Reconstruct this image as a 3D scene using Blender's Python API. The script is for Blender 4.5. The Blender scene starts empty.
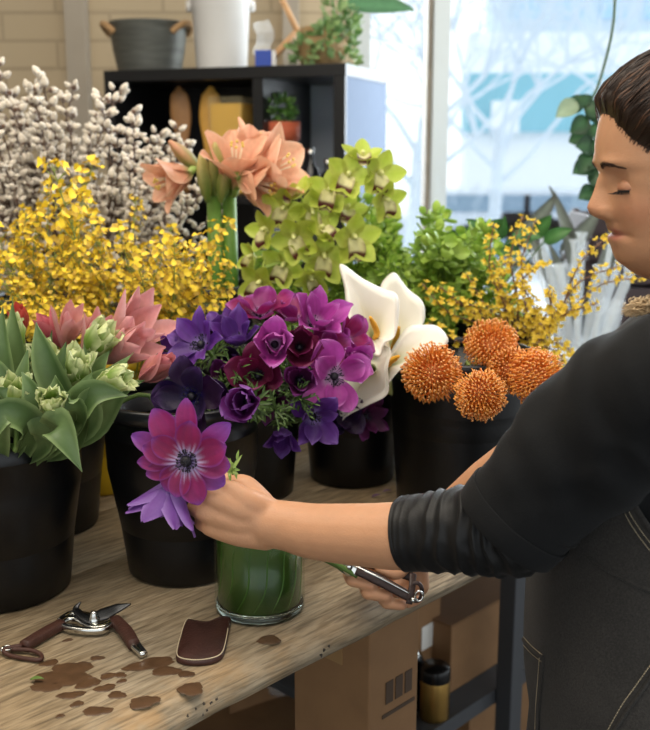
import bpy, bmesh, math, random
from mathutils import Vector, Matrix, Quaternion, noise
random.seed(11)
R = math.radians
PI = math.pi
V = Vector
C = bpy.context.scene.collection
scene = bpy.context.scene

# ------------------------------------------------------------------ camera
PITCH = R(12.1); CAMZ = 1.5; FPX = 1000.0
cam_d = bpy.data.cameras.new('camera'); cam = bpy.data.objects.new('camera', cam_d); C.objects.link(cam)
cam.location = (0, 0, CAMZ); cam.rotation_euler = (PI/2 - PITCH, 0, 0)
cam_d.sensor_fit = 'HORIZONTAL'; cam_d.sensor_width = 36.0; cam_d.lens = 36.0*FPX/650.0
cam_d.clip_start = 0.05; cam_d.clip_end = 200
cam_d.dof.use_dof = True; cam_d.dof.focus_distance = 1.24; cam_d.dof.aperture_fstop = 6.6
scene.camera = cam
# ------------------------------------------------------------------ world, sun, lights, exposure
scene.view_settings.view_transform = 'Standard'; scene.view_settings.look = 'None'
scene.view_settings.gamma = 1.0; scene.view_settings.use_curve_mapping = False
scene.view_settings.exposure = 0.0
w = bpy.data.worlds.new('overcast_sky'); scene.world = w; w.use_nodes = True
wn = w.node_tree.nodes; wl = w.node_tree.links
bg = wn['Background']; bg.inputs['Color'].default_value = (0.90, 0.96, 1.0, 1); bg.inputs['Strength'].default_value = 1.5
def area(name, loc, target, sx, sy, power, col):
    d = bpy.data.lights.new(name, 'AREA'); d.shape = 'RECTANGLE'; d.size = sx; d.size_y = sy
    d.energy = power; d.color = col
    o = bpy.data.objects.new(name, d); C.objects.link(o); o.location = loc
    o.rotation_euler = (V(target) - V(loc)).to_track_quat('-Z', 'Y').to_euler()
    return o
area('window_daylight', (1.3, 3.7, 1.9), (0.3, 1.2, 1.2), 2.5, 1.8, 130, (0.86, 0.94, 1.0))
area('ceiling_lamp_light', (-0.35, 1.0, 2.9), (-0.1, 1.4, 1.0), 2.2, 1.6, 60, (1.0, 0.90, 0.76))
sd = bpy.data.lights.new('sun', 'SUN'); sd.energy = 2.2; sd.angle = R(12); sd.color = (1.0, 0.97, 0.93)
so = bpy.data.objects.new('sun', sd); C.objects.link(so); so.location = (2, 5, 6)
so.rotation_euler = (V((0.1, 1.2, 0.9)) - V((2.6, 4.6, 4.4))).to_track_quat('-Z', 'Y').to_euler()

# ------------------------------------------------------------------ pixel -> world
_F = V((0, math.cos(PITCH), -math.sin(PITCH))); _U = V((0, math.sin(PITCH), math.cos(PITCH))); _R = V((1, 0, 0))
def ray(px, py): return _F + _R*((px-325)/FPX) - _U*((py-365)/FPX)
def P(px, py, d): return V((0, 0, CAMZ)) + ray(px, py)*d
TZ = 0.90
def T(px, py, z=TZ):
    r = ray(px, py); return V((0, 0, CAMZ)) + r*((z-CAMZ)/r.z)

# ------------------------------------------------------------------ helpers
def hx(s):
    s = s.lstrip('#'); c = [int(s[i:i+2], 16)/255 for i in (0, 2, 4)]
    return tuple(x/12.92 if x <= 0.04045 else ((x+0.055)/1.055)**2.4 for x in c)
def mix(a, b, t):
    t = max(0, min(1, t)); return tuple(a[i]+(b[i]-a[i])*t for i in range(3))
def sst(a, b, x):
    t = max(0, min(1, (x-a)/(b-a))); return t*t*(3-2*t)
def nz(p, s=1.0): return noise.noise(V(p)*s)

KIDS = {}
def tag(o, label=None, cat=None, group=None, kind=None):
    if label: o['label'] = label
    if cat: o['category'] = cat
    if group: o['group'] = group
    if kind: o['kind'] = kind
    return o
def thing(name, label, cat, loc=(0, 0, 0), group=None, rot=None):
    o = bpy.data.objects.new(name, None); C.objects.link(o); o.location = loc; o.empty_display_size = 0.05
    if rot is not None: o.rotation_mode = 'QUATERNION'; o.rotation_quaternion = rot
    return tag(o, label, cat, group)
def kid(o, par):
    o.parent = par; KIDS.setdefault(par.name, []).append(o)
def copy_tree(o, parent=None):
    c = o.copy(); C.objects.link(c)
    if parent is not None: kid(c, parent)
    for ch in KIDS.get(o.name, []): copy_tree(ch, c)
    return c

class MB:
    """collects vertices, faces and a colour per vertex; build() links ONE mesh object"""
    def __init__(s): s.v = []; s.f = []; s.c = []
    def add(s, vs, fs, col=(1, 1, 1)):
        b = len(s.v); s.v += [V(p) for p in vs]
        s.c += (col if isinstance(col, list) else [col]*len(vs))
        s.f += [tuple(b+i for i in f) for f in fs]
    def grid(s, rows, cols=None, closed=False, cap0=False, cap1=False):
        n = len(rows[0]); vs = [p for r in rows for p in r]; fs = []
        for i in range(len(rows)-1):
            for j in range(n if closed else n-1):
                k = (j+1) % n; fs.append((i*n+j, i*n+k, (i+1)*n+k, (i+1)*n+j))
        if cap0: fs.append(tuple(range(n-1, -1, -1)))
        if cap1: fs.append(tuple((len(rows)-1)*n+j for j in range(n)))
        c = [q for r in cols for q in r] if isinstance(cols, list) else (cols or (1, 1, 1))
        s.add(vs, fs, c)
    def tube(s, pts, rad, n=8, col=(1, 1, 1), cap=True, flat=1.0, up=None):
        pts = [V(p) for p in pts]; m = len(pts)
        if not hasattr(rad, '__len__'): rad = [rad]*m
        rows = []; cols = []; nrm = None
        for i in range(m):
            t = (pts[min(i+1, m-1)]-pts[max(i-1, 0)])
            t = t.normalized() if t.length > 1e-9 else V((0, 0, 1))
            if nrm is None:
                a = V(up) if up is not None else (V((0, 0, 1)) if abs(t.z) < 0.9 else V((1, 0, 0)))
                nrm = (a - t*a.dot(t)).normalized()
            else: nrm = (nrm - t*nrm.dot(t)).normalized()
            b = t.cross(nrm)
            rows.append([pts[i] + (nrm*math.cos(2*PI*j/n)*flat + b*math.sin(2*PI*j/n))*rad[i] for j in range(n)])
            cc = col[i] if isinstance(col, list) else col
            cols.append([cc]*n)
        s.grid(rows, cols, closed=True, cap0=cap, cap1=cap)
    def lathe(s, prof, c=(0, 0, 0), n=32, M=None, col=(1, 1, 1), sx=1, sy=1):
        c = V(c); rows = []
        for r, z in prof:
            row = [V((r*sx*math.cos(2*PI*j/n), r*sy*math.sin(2*PI*j/n), z)) for j in range(n)]
            if M is not None: row = [M @ p for p in row]
            rows.append([p+c for p in row])
        s.grid(rows, col, closed=True)
    def box(s, c, d, M=None, col=(1, 1, 1)):
        c = V(c); h = V(d)/2; vs = []
        for x in (-1, 1):
            for y in (-1, 1):
                for z in (-1, 1):
                    p = V((x*h.x, y*h.y, z*h.z)); p = M @ p if M is not None else p
                    vs.append(p+c)
        s.add(vs, [(0, 1, 3, 2), (4, 6, 7, 5), (0, 4, 5, 1), (2, 3, 7, 6), (0, 2, 6, 4), (1, 5, 7, 3)], col)
    def ball(s, c, r, n=10, m=8, M=None, col=(1, 1, 1)):
        c = V(c); rr = V(r) if hasattr(r, '__len__') else V((r, r, r)); rows = []
        for i in range(m+1):
            t = PI*i/m; q = max(math.sin(t), 0.02)
            row = [V((rr.x*q*math.cos(2*PI*j/n), rr.y*q*math.sin(2*PI*j/n), rr.z*math.cos(t))) for j in range(n)]
            rows.append([(M @ p if M is not None else p)+c for p in row])
        s.grid(rows, col, closed=True, cap0=True, cap1=True)
    def build(s, name, mat, parent=None, smooth=True, bevel=0, sub=0, solid=0, weld=False):
        me = bpy.data.meshes.new(name)
        off = V((0, 0, 0))
        if parent is not None:
            M = Matrix.Translation(parent.location) @ (parent.rotation_quaternion.to_matrix().to_4x4() if parent.rotation_mode == 'QUATERNION' else parent.rotation_euler.to_matrix().to_4x4())
            if parent.parent is not None: M = Matrix.Translation(parent.parent.location) @ M
            Mi = M.inverted(); vs = [Mi @ p for p in s.v]
        else: vs = s.v
        me.from_pydata([tuple(p) for p in vs], [], s.f)
        a = me.color_attributes.new('Col', 'FLOAT_COLOR', 'POINT')
        flat = []
        for c in s.c: flat += [c[0], c[1], c[2], 1.0]
        a.data.foreach_set('color', flat)
        if smooth: me.polygons.foreach_set('use_smooth', [True]*len(me.polygons))
        me.materials.append(mat); me.update()
        if weld:
            bm = bmesh.new(); bm.from_mesh(me); bmesh.ops.remove_doubles(bm, verts=bm.verts, dist=1e-5)
            bmesh.ops.recalc_face_normals(bm, faces=bm.faces); bm.to_mesh(me); bm.free()
        o = bpy.data.objects.new(name, me); C.objects.link(o)
        if parent is not None: kid(o, parent)
        if bevel:
            b = o.modifiers.new('b', 'BEVEL'); b.width = bevel; b.segments = 3; b.limit_method = 'ANGLE'; b.angle_limit = R(40)
        if solid:
            b = o.modifiers.new('s', 'SOLIDIFY'); b.thickness = solid; b.offset = 0
        if sub:
            b = o.modifiers.new('u', 'SUBSURF'); b.levels = sub; b.render_levels = sub
        return o

def frame(axis, roll=0.0, up=(0, 0, 1)):
    """rotation whose z column is the axis"""
    z = V(axis).normalized(); u = V(up)
    if abs(z.dot(u.normalized())) > 0.97: u = V((0, 1, 0))
    x = u.cross(z).normalized(); y = z.cross(x)
    M = Matrix((x, y, z)).transposed()
    return M @ Matrix.Rotation(roll, 3, 'Z')
def spline(pts, n=8):
    pts = [V(p) for p in pts]; out = []
    for i in range(len(pts)-1):
        p0 = pts[max(i-1, 0)]; p1 = pts[i]; p2 = pts[i+1]; p3 = pts[min(i+2, len(pts)-1)]
        for k in range(n):
            t = k/n
            out.append(0.5*((2*p1)+(p2-p0)*t+(2*p0-5*p1+4*p2-p3)*t*t+(3*p1-p0-3*p2+p3)*t**3))
    out.append(pts[-1]); return out
def lerpl(vals, n):
    out = []
    for i in range(n):
        t = i/(n-1)*(len(vals)-1); k = min(int(t), len(vals)-2); out.append(vals[k]+(vals[k+1]-vals[k])*(t-k))
    return out
def interp(tab, x):
    if x <= tab[0][0]: return tab[0][1]
    for (a, b), (c, d) in zip(tab, tab[1:]):
        if x <= c: return b+(d-b)*(x-a)/(c-a)
    return tab[-1][1]
def interps(tab, x):
    """smooth (catmull) table lookup"""
    n = len(tab)
    if x <= tab[0][0]: return tab[0][1]
    if x >= tab[-1][0]: return tab[-1][1]
    for i in range(n-1):
        if x <= tab[i+1][0]: break
    x1, y1 = tab[i]; x2, y2 = tab[i+1]; x0, y0 = tab[max(i-1, 0)]; x3, y3 = tab[min(i+2, n-1)]
    m1 = (y2-y0)/(x2-x0); m2 = (y3-y1)/(x3-x1); h = x2-x1; t = (x-x1)/h
    return (2*t**3-3*t*t+1)*y1+(t**3-2*t*t+t)*h*m1+(-2*t**3+3*t*t)*y2+(t**3-t*t)*h*m2

# ------------------------------------------------------------------ materials
def mat(name, col=None, rough=0.6, metal=0.0, attr=False, var=0.0, vscale=20.0, col2=None, bump=0.0, bscale=60.0,
        sheen=0.0, coat=0.0, trans=0.0, transl=0.0, ior=1.45, sss=0.0, emit=None, estr=0.0, stretch=None, alpha=1.0, spec=0.5):
    m = bpy.data.materials.new(name); m.use_nodes = True
    N = m.node_tree.nodes; L = m.node_tree.links; b = N['Principled BSDF']
    b.inputs['Roughness'].default_value = rough; b.inputs['Metallic'].default_value = metal
    b.inputs['IOR'].default_value = ior; b.inputs['Specular IOR Level'].default_value = spec
    b.inputs['Coat Weight'].default_value = coat; b.inputs['Sheen Weight'].default_value = sheen
    b.inputs['Transmission Weight'].default_value = trans
    b.inputs['Alpha'].default_value = alpha
    if sss:
        b.inputs['Subsurface Weight'].default_value = sss; b.inputs['Subsurface Radius'].default_value = (0.012, 0.005, 0.003)
        b.inputs['Subsurface Scale'].default_value = 0.6
    c = hx(col) if isinstance(col, str) else (col or (1, 1, 1))
    tc = N.new('ShaderNodeTexCoord'); mp = N.new('ShaderNodeMapping'); L.new(tc.outputs['Object'], mp.inputs['Vector'])
    if stretch: mp.inputs['Scale'].default_value = stretch
    src = None
    if attr:
        a = N.new('ShaderNodeAttribute'); a.attribute_name = 'Col'; src = a.outputs['Color']
    if var or col2:
        t = N.new('ShaderNodeTexNoise'); t.inputs['Scale'].default_value = vscale; t.inputs['Detail'].default_value = 5
        L.new(mp.outputs['Vector'], t.inputs['Vector'])
        r = N.new('ShaderNodeMapRange'); r.inputs['From Min'].default_value = 0.3; r.inputs['From Max'].default_value = 0.7
        L.new(t.outputs['Fac'], r.inputs['Value'])
        mx = N.new('ShaderNodeMix'); mx.data_type = 'RGBA'; L.new(r.outputs['Result'], mx.inputs[0])
        if attr:
            mx.blend_type = 'MULTIPLY'; k = 1-var; mx.inputs[7].default_value = (k, k, k, 1); L.new(src, mx.inputs[6])
        else:
            k = 1-var; mx.inputs[6].default_value = (*c, 1)
            c2 = hx(col2) if col2 else tuple(q*k for q in c); mx.inputs[7].default_value = (*c2, 1)
        src = mx.outputs[2]
    if src is not None: L.new(src, b.inputs['Base Color'])
    else: b.inputs['Base Color'].default_value = (*c, 1)
    if bump:
        t = N.new('ShaderNodeTexNoise'); t.inputs['Scale'].default_value = bscale; t.inputs['Detail'].default_value = 4
        L.new(mp.outputs['Vector'], t.inputs['Vector'])
        bp = N.new('ShaderNodeBump'); bp.inputs['Strength'].default_value = bump; bp.inputs['Distance'].default_value = 0.002
        L.new(t.outputs['Fac'], bp.inputs['Height']); L.new(bp.outputs['Normal'], b.inputs['Normal'])
    if transl:
        tr = N.new('ShaderNodeBsdfTranslucent'); ms = N.new('ShaderNodeMixShader'); ms.inputs[0].default_value = transl
        if src is not None: L.new(src, tr.inputs['Color'])
        else: tr.inputs['Color'].default_value = (*c, 1)
        L.new(b.outputs[0], ms.inputs[1]); L.new(tr.outputs[0], ms.inputs[2]); L.new(ms.outputs[0], N['Material Output'].inputs['Surface'])
    if estr:
        b.inputs['Emission Color'].default_value = (*hx(emit), 1); b.inputs['Emission Strength'].default_value = estr
    return m
petal_m = mat('petal', attr=True, rough=0.55, transl=0.3, var=0.12, vscale=120, bump=0.25, bscale=260)
leaf_m = mat('leaf', attr=True, rough=0.45, transl=0.15, var=0.18, vscale=60, bump=0.2, bscale=160)
stem_m = mat('green_stem', attr=True, rough=0.5, var=0.15, vscale=80)
plastic_m = mat('black_bucket_plastic', '07080b', rough=0.36, var=0.25, vscale=9, bump=0.12, bscale=120)
# ================================================================== setting
def struct(o): o['kind'] = 'structure'; return o
floor_m = mat('concrete_floor', '5d5a57', rough=0.7, col2='4a4846', vscale=3, bump=0.2)
m = MB(); m.box((0, 2, -0.05), (9, 9, 0.1)); struct(m.build('floor', floor_m, smooth=False))

ceil_m = mat('ceiling_paint', 'd8d3ca', rough=0.8, var=0.05, vscale=3)
m = MB(); m.box((0, 0.3, 3.15), (8.5, 7.6, 0.1)); struct(m.build('ceiling', ceil_m, smooth=False))

def brick_mat():
    m = bpy.data.materials.new('painted_brick'); m.use_nodes = True; N = m.node_tree.nodes; L = m.node_tree.links; b = N['Principled BSDF']
    tc = N.new('ShaderNodeTexCoord'); sp = N.new('ShaderNodeSeparateXYZ'); cb = N.new('ShaderNodeCombineXYZ')
    L.new(tc.outputs['Object'], sp.inputs[0]); L.new(sp.outputs['X'], cb.inputs['X']); L.new(sp.outputs['Z'], cb.inputs['Y'])
    br = N.new('ShaderNodeTexBrick'); L.new(cb.outputs[0], br.inputs['Vector']); br.inputs['Scale'].default_value = 1.0
    br.inputs['Brick Width'].default_value = 0.40; br.inputs['Row Height'].default_value = 0.10; br.inputs['Mortar Size'].default_value = 0.006
    br.inputs['Color1'].default_value = (*hx('bba88a'), 1); br.inputs['Color2'].default_value = (*hx('b8a586'), 1); br.inputs['Mortar'].default_value = (*hx('a8967a'), 1)
    L.new(br.outputs['Color'], b.inputs['Base Color']); b.inputs['Roughness'].default_value = 0.75
    bp = N.new('ShaderNodeBump'); bp.inputs['Strength'].default_value = 0.6; bp.inputs['Distance'].default_value = 0.01; bp.invert = True
    L.new(br.outputs['Fac'], bp.inputs['Height']); L.new(bp.outputs['Normal'], b.inputs['Normal'])
    return m
brick_m = brick_mat()
WY = 3.9
X_wl = P(352, 100, WY).x*1.0       # left edge of window
def wx(px): return (px-325)/FPX*WY*0.985
xl = wx(356)
WZ0, WZ1, XR = 0.85, 2.75, 3.2
m = MB(); m.box(((-3.5+xl)/2, WY+0.1, 1.55), (xl+3.5, 0.2, 3.1)); struct(m.build('wall_back', brick_m, smooth=False))
m = MB(); m.box(((xl+XR)/2, WY+0.1, WZ0/2), (XR-xl, 0.2, WZ0)); struct(m.build('wall_under_window', brick_m, smooth=False))
m = MB(); m.box(((xl+XR)/2, WY+0.1, (3.1+WZ1)/2), (XR-xl, 0.2, 3.1-WZ1)); struct(m.build('wall_over_window', brick_m, smooth=False))
# pilasters on the brick
pil_m = mat('grey_tan_paint', 'a89c8b', rough=0.7, var=0.08, vscale=6)
for i, (a, b) in enumerate(((78, 97), (285, 300))):
    m = MB(); m.box(((wx(a)+wx(b))/2, WY-0.04, 1.55), (wx(b)-wx(a), 0.08, 3.1))
    struct(m.build('trim_%d' % (i+1), pil_m, smooth=False))
m = MB(); m.box((-3.55, 0.3, 1.55), (0.2, 7.4, 3.1)); struct(m.build('wall_left', pil_m, smooth=False))
# window: frame, sill, mullions, pane
fr_m = mat('painted_steel_frame', 'cdd2d0', rough=0.45); frd_m = mat('weathered_frame_edge', '8b7f6d', rough=0.6, var=0.3, vscale=14)
glass_m = bpy.data.materials.new('window_glass'); glass_m.use_nodes = True
N = glass_m.node_tree.nodes; L = glass_m.node_tree.links; N.remove(N['Principled BSDF'])
gt = N.new('ShaderNodeBsdfTransparent'); gg = N.new('ShaderNodeBsdfGlossy'); gg.inputs['Roughness'].default_value = 0.02
gm = N.new('ShaderNodeMixShader'); gm.inputs[0].default_value = 0.04
L.new(gt.outputs[0], gm.inputs[1]); L.new(gg.outputs[0], gm.inputs[2]); L.new(gm.outputs[0], N['Material Output'].inputs['Surface'])
win = thing('window_1', None, None, ((xl+XR)/2, WY, WZ0)); struct(win)
m = MB()
m.box((xl+0.025, WY+0.05, (WZ0+WZ1)/2), (0.05, 0.10, WZ1-WZ0)); m.box((XR-0.025, WY+0.05, (WZ0+WZ1)/2), (0.05, 0.10, WZ1-WZ0))
m.box(((xl+XR)/2, WY+0.05, WZ1-0.025), (XR-xl-0.1, 0.10, 0.05)); m.box(((xl+XR)/2, WY+0.05, WZ0+0.025), (XR-xl-0.1, 0.10, 0.05))
m.build('window_frame', fr_m, win, smooth=False)
for px0, px1 in ((425, 446), (850, 870)):
    a, b = wx(px0), wx(px1)
    m = MB(); m.box(((a+b)/2+0.008, WY+0.03, (WZ0+WZ1)/2), (b-a-0.02, 0.13, WZ1-WZ0-0.1)); mu = m.build('mullion', fr_m, win, smooth=False)
    m = MB(); m.box((a+0.003, WY+0.02, (WZ0+WZ1)/2), (0.018, 0.15, WZ1-WZ0-0.1)); m.build('mullion_edge', frd_m, win, smooth=False)
m = MB(); m.box(((xl+XR)/2, WY-0.06, WZ0-0.015), (XR-xl+0.1, 0.24, 0.03)); m.build('window_sill', fr_m, win, smooth=False)
m = MB(); m.box(((xl+XR)/2, WY+0.075, (WZ0+WZ1)/2), (XR-xl-0.1, 0.006, WZ1-WZ0-0.1)); m.build('pane', glass_m, win, smooth=False)

# ------------------------------------------------------------------ outside: snowy street
snow_m = mat('snowy_ground', 'dbe4ec', rough=0.8, var=0.06, vscale=0.6)
m = MB(); m.box((12, 34, -0.65), (90, 60, 0.1)); tag(struct(m.build('ground_outside', snow_m, smooth=False)))
def OX(px, Y): return (px-325)/FPX*Y*0.98
def OZ(py, Y): return CAMZ + Y*math.tan(-PITCH-math.atan((py-365)/FPX))
bl = thing('street_building', 'pale high-rise building outside the window behind the turquoise storefront', 'building', (OX(560, 30), 31, -0.6))
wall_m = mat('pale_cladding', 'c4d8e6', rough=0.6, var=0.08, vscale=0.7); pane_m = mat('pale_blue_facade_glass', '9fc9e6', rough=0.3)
m = MB(); x0, x1 = OX(500, 30), OX(900, 30); m.box(((x0+x1)/2, 32, 8), (x1-x0, 3, 17)); m.build('wall', wall_m, bl, smooth=False)
for i in range(9):
    for j in range(6):
        m = MB(); m.box((x0+0.7+i*1.25, 30.46, OZ(72, 30)+0.6+j*1.3), (0.75, 0.1, 0.8)); m.build('window', pane_m, bl, smooth=False)
sf = thing('turquoise_storefront', 'turquoise storefront band across the street seen through the window', 'building', (OX(540, 24), 24, -0.6))
turq_m = mat('turquoise_panel', '74b9cc', rough=0.5, var=0.15, vscale=0.5); wh_m = mat('white_render', 'e4ebf0', rough=0.6)
m = MB(); a, b = OX(466, 24), OX(760, 24); zt, zb = OZ(73, 24), OZ(132, 24)
m.box(((a+b)/2, 24.5, (zt+zb)/2), (b-a, 1.0, zt-zb)); m.build('turquoise_band', turq_m, sf, smooth=False)
m = MB(); m.box(((a+b)/2, 24.6, zt+0.45), (b-a, 1.2, 0.9)); m.build('cornice', wh_m, sf, smooth=False)
m = MB(); m.box(((a+b)/2, 24.7, (zb-0.6)/2), (b-a, 0.9, zb+0.6)); m.build('lower_wall', wh_m, sf, smooth=False)
m = MB(); c0, c1 = OX(490, 23.9), OX(518, 23.9); m.box(((c0+c1)/2, 23.95, OZ(117, 24)), (c1-c0, 0.12, OZ(101, 24)-OZ(133, 24))); m.build('doorway', wh_m, sf, smooth=False)
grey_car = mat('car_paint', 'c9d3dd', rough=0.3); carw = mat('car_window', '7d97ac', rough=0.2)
for i, (px, lab) in enumerate(((480, 'pale parked car outside, left one of the two by the storefront'), (560, 'pale parked car outside, right one of the two by the storefront'))):
    cx = OX(px, 19); cr = thing('parked_car', lab, 'car', (cx, 19, -0.6), 'cars parked in the street')
    m = MB(); 
    prof = [(-2.1, 0.3), (-2.1, 0.8), (-1.3, 0.95), (-0.8, 1.4), (0.7, 1.4), (1.3, 0.95), (2.1, 0.85), (2.15, 0.3)]
    rows = [[V((cx+x, 19+y, z-0.6)) for x, z in prof] for y in (-0.8, 0.8)]
    m.grid(rows, closed=True, cap0=True, cap1=True); m.build('body', grey_car, cr, smooth=False, bevel=0.06)
    m = MB(); m.box((cx, 18.19, 0.57), (1.6, 0.03, 0.3)); m.build('window', carw, cr, smooth=False)
    for s in (-1.3, 1.3):
        m = MB(); m.lathe([(0.01, -0.1), (0.3, -0.1), (0.32, 0), (0.3, 0.1), (0.01, 0.1)], (cx+s, 18.25, -0.3), M=Matrix.Rotation(PI/2, 3, 'X'), n=20); m.build('wheel', carw, cr)
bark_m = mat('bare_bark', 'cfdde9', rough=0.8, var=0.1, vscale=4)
def bare_tree(px, Y, h, seed, label):
    rnd = random.Random(seed); x = OX(px, Y); t = thing('bare_tree', label, 'tree', (x, Y, -0.6), 'bare trees across the street')
    m = MB()
    base = V((x, Y, -0.6)); top = base+V((0.3, 0, h*0.4))
    m.tube([base, (base+top)/2+V((0.1, 0, 0)), top], [0.11, 0.09, 0.07], 8); m.build('trunk', bark_m, t)
    m = MB()
    def br(p, d, l, r, k):
        q = p+d*l; mid = (p+q)/2+V((rnd.uniform(-.1, .1), 0, rnd.uniform(-.1, .1)))*l
        m.tube([p, mid, q], [r, r*0.8, r*0.6], 5, cap=False)
        if k:
            for i in range(3):
                a = V((rnd.uniform(-1, 1), rnd.uniform(-.5, .5), rnd.uniform(-0.3, 1))).normalized()
                br(q, (d*0.9+a*0.75).normalized(), l*rnd.uniform(0.6, 0.8), r*0.58, k-1)
    for i in range(6):
        a = V((math.cos(i*2.4), 0.5*math.sin(i*2.4), 1.0)).normalized(); br(top-V((0, 0, 0.15*i)), a, h*0.2, 0.045, 4)
    m.build('branches', bark_m, t)
bare_tree(478, 14, 6.0, 3, 'bare winter tree outside, in front of the turquoise storefront')
bare_tree(640, 16, 6.5, 8, 'bare winter tree outside, behind the woman\'s head')
bare_tree(395, 13, 5.5, 5, 'bare winter tree outside, left of the window post')

# ================================================================== workbench
A0 = T(205, 722, 0.862); A1 = T(519, 559, 0.862)
ed = (A1-A0); ed.z = 0; ed.normalize()
en = V((-ed.y, ed.x, 0))           # away from the camera, into the table
A0 = V((A0.x, A0.y, 0)); EDGE0 = A0 - ed*1.0; LT = 2.75; WT = 1.35
def tp(s, t, z): return EDGE0 + ed*s + en*t + V((0, 0, z))
def wood_mat():
    m = bpy.data.materials.new('worn_pine_planks'); m.use_nodes = True; N = m.node_tree.nodes; L = m.node_tree.links; b = N['Principled BSDF']
    tc = N.new('ShaderNodeTexCoord')
    mp = N.new('ShaderNodeMapping'); L.new(tc.outputs['Object'], mp.inputs['Vector']); mp.inputs['Scale'].default_value = (5, 30, 30)
    n1 = N.new('ShaderNodeTexNoise'); n1.inputs['Scale'].default_value = 4.5; n1.inputs['Detail'].default_value = 8; n1.inputs['Distortion'].default_value = 0.25
    L.new(mp.outputs[0], n1.inputs['Vector'])
    cr = N.new('ShaderNodeValToRGB'); e = cr.color_ramp.elements
    e[0].position = 0.26; e[0].color = (*hx('76664f'), 1); e[1].position = 0.70; e[1].color = (*hx('ab9c84'), 1)
    q = cr.color_ramp.elements.new(0.46); q.color = (*hx('90816a'), 1)
    L.new(n1.outputs['Fac'], cr.inputs[0])
    # weathered grey / warm patches
    n2 = N.new('ShaderNodeTexNoise'); n2.inputs['Scale'].default_value = 2.6; n2.inputs['Detail'].default_value = 4; L.new(tc.outputs['Object'], n2.inputs['Vector'])
    r2 = N.new('ShaderNodeMapRange'); r2.inputs[1].default_value = 0.4; r2.inputs[2].default_value = 0.65; L.new(n2.outputs['Fac'], r2.inputs[0])
    mx = N.new('ShaderNodeMix'); mx.data_type = 'RGBA'; L.new(r2.outputs[0], mx.inputs[0]); L.new(cr.outputs[0], mx.inputs[6])
    m2 = N.new('ShaderNodeMix'); m2.data_type = 'RGBA'; m2.blend_type = 'MULTIPLY'; m2.inputs[0].default_value = 1; L.new(cr.outputs[0], m2.inputs[6]); m2.inputs[7].default_value = (*hx('efe3cf'), 1)
    L.new(m2.outputs[2], mx.inputs[7])
    # honey coloured worn front edge (local y small), towards the near end
    sp = N.new('ShaderNodeSeparateXYZ'); L.new(tc.outputs['Object'], sp.inputs[0])
    ry = N.new('ShaderNodeMapRange'); ry.inputs[1].default_value = 0.075; ry.inputs[2].default_value = 0.0; L.new(sp.outputs['Y'], ry.inputs[0])
    rx = N.new('ShaderNodeMapRange'); rx.inputs[1].default_value = 1.30; rx.inputs[2].default_value = 0.95; L.new(sp.outputs['X'], rx.inputs[0])
    mu = N.new('ShaderNodeMath'); mu.operation = 'MULTIPLY'; L.new(ry.outputs[0], mu.inputs[0]); L.new(rx.outputs[0], mu.inputs[1])
    n4 = N.new('ShaderNodeTexNoise'); n4.inputs['Scale'].default_value = 22; n4.inputs['Detail'].default_value = 6; L.new(tc.outputs['Object'], n4.inputs['Vector'])
    r4 = N.new('ShaderNodeMapRange'); r4.inputs[1].default_value = 0.45; r4.inputs[2].default_value = 0.75; L.new(n4.outputs['Fac'], r4.inputs[0])
    mu2 = N.new('ShaderNodeMath'); mu2.operation = 'MULTIPLY'; L.new(mu.outputs[0], mu2.inputs[0]); L.new(r4.outputs[0], mu2.inputs[1])
    m3 = N.new('ShaderNodeMix'); m3.data_type = 'RGBA'; L.new(mu2.outputs[0], m3.inputs[0]); L.new(mx.outputs[2], m3.inputs[6]); m3.inputs[7].default_value = (*hx('ad8654'), 1)
    # fine dark cracks
    mp2 = N.new('ShaderNodeMapping'); L.new(tc.outputs['Object'], mp2.inputs['Vector']); mp2.inputs['Scale'].default_value = (6, 90, 90)
    n3 = N.new('ShaderNodeTexNoise'); n3.inputs['Scale'].default_value = 3; n3.inputs['Detail'].default_value = 6; L.new(mp2.outputs[0], n3.inputs['Vector'])
    r3 = N.new('ShaderNodeMapRange'); r3.inputs[1].default_value = 0.36; r3.inputs[2].default_value = 0.50; r3.inputs[3].default_value = 0.62; r3.inputs[4].default_value = 1.0; L.new(n3.outputs['Fac'], r3.inputs[0])
    m4 = N.new('ShaderNodeMix'); m4.data_type = 'RGBA'; m4.blend_type = 'MULTIPLY'; m4.inputs[0].default_value = 1; L.new(m3.outputs[2], m4.inputs[6])
    cb = N.new('ShaderNodeCombineColor'); [L.new(r3.outputs[0], cb.inputs[i]) for i in range(3)]; L.new(cb.outputs[0], m4.inputs[7])
    # ink blots near the edge
    v = N.new('ShaderNodeTexVoronoi'); v.inputs['Scale'].default_value = 9; L.new(tc.outputs['Object'], v.inputs['Vector'])
    L.new(m4.outputs[2], b.inputs['Base Color']); b.inputs['Roughness'].default_value = 0.66
    bp = N.new('ShaderNodeBump'); bp.inputs['Strength'].default_value = 0.8; bp.inputs['Distance'].default_value = 0.002
    L.new(n3.outputs['Fac'], bp.inputs['Height']); L.new(bp.outputs['Normal'], b.inputs['Normal'])
    return m
wood_m = wood_mat()
bench = thing('workbench', 'long worn pine workbench carrying the flower buckets', 'table', tuple(tp(0, 0, 0)), rot=Quaternion((0, 0, 1), math.atan2(ed.y, ed.x)))
m = MB(); npl = 7; wpl = WT/npl; TH = 0.042
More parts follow.
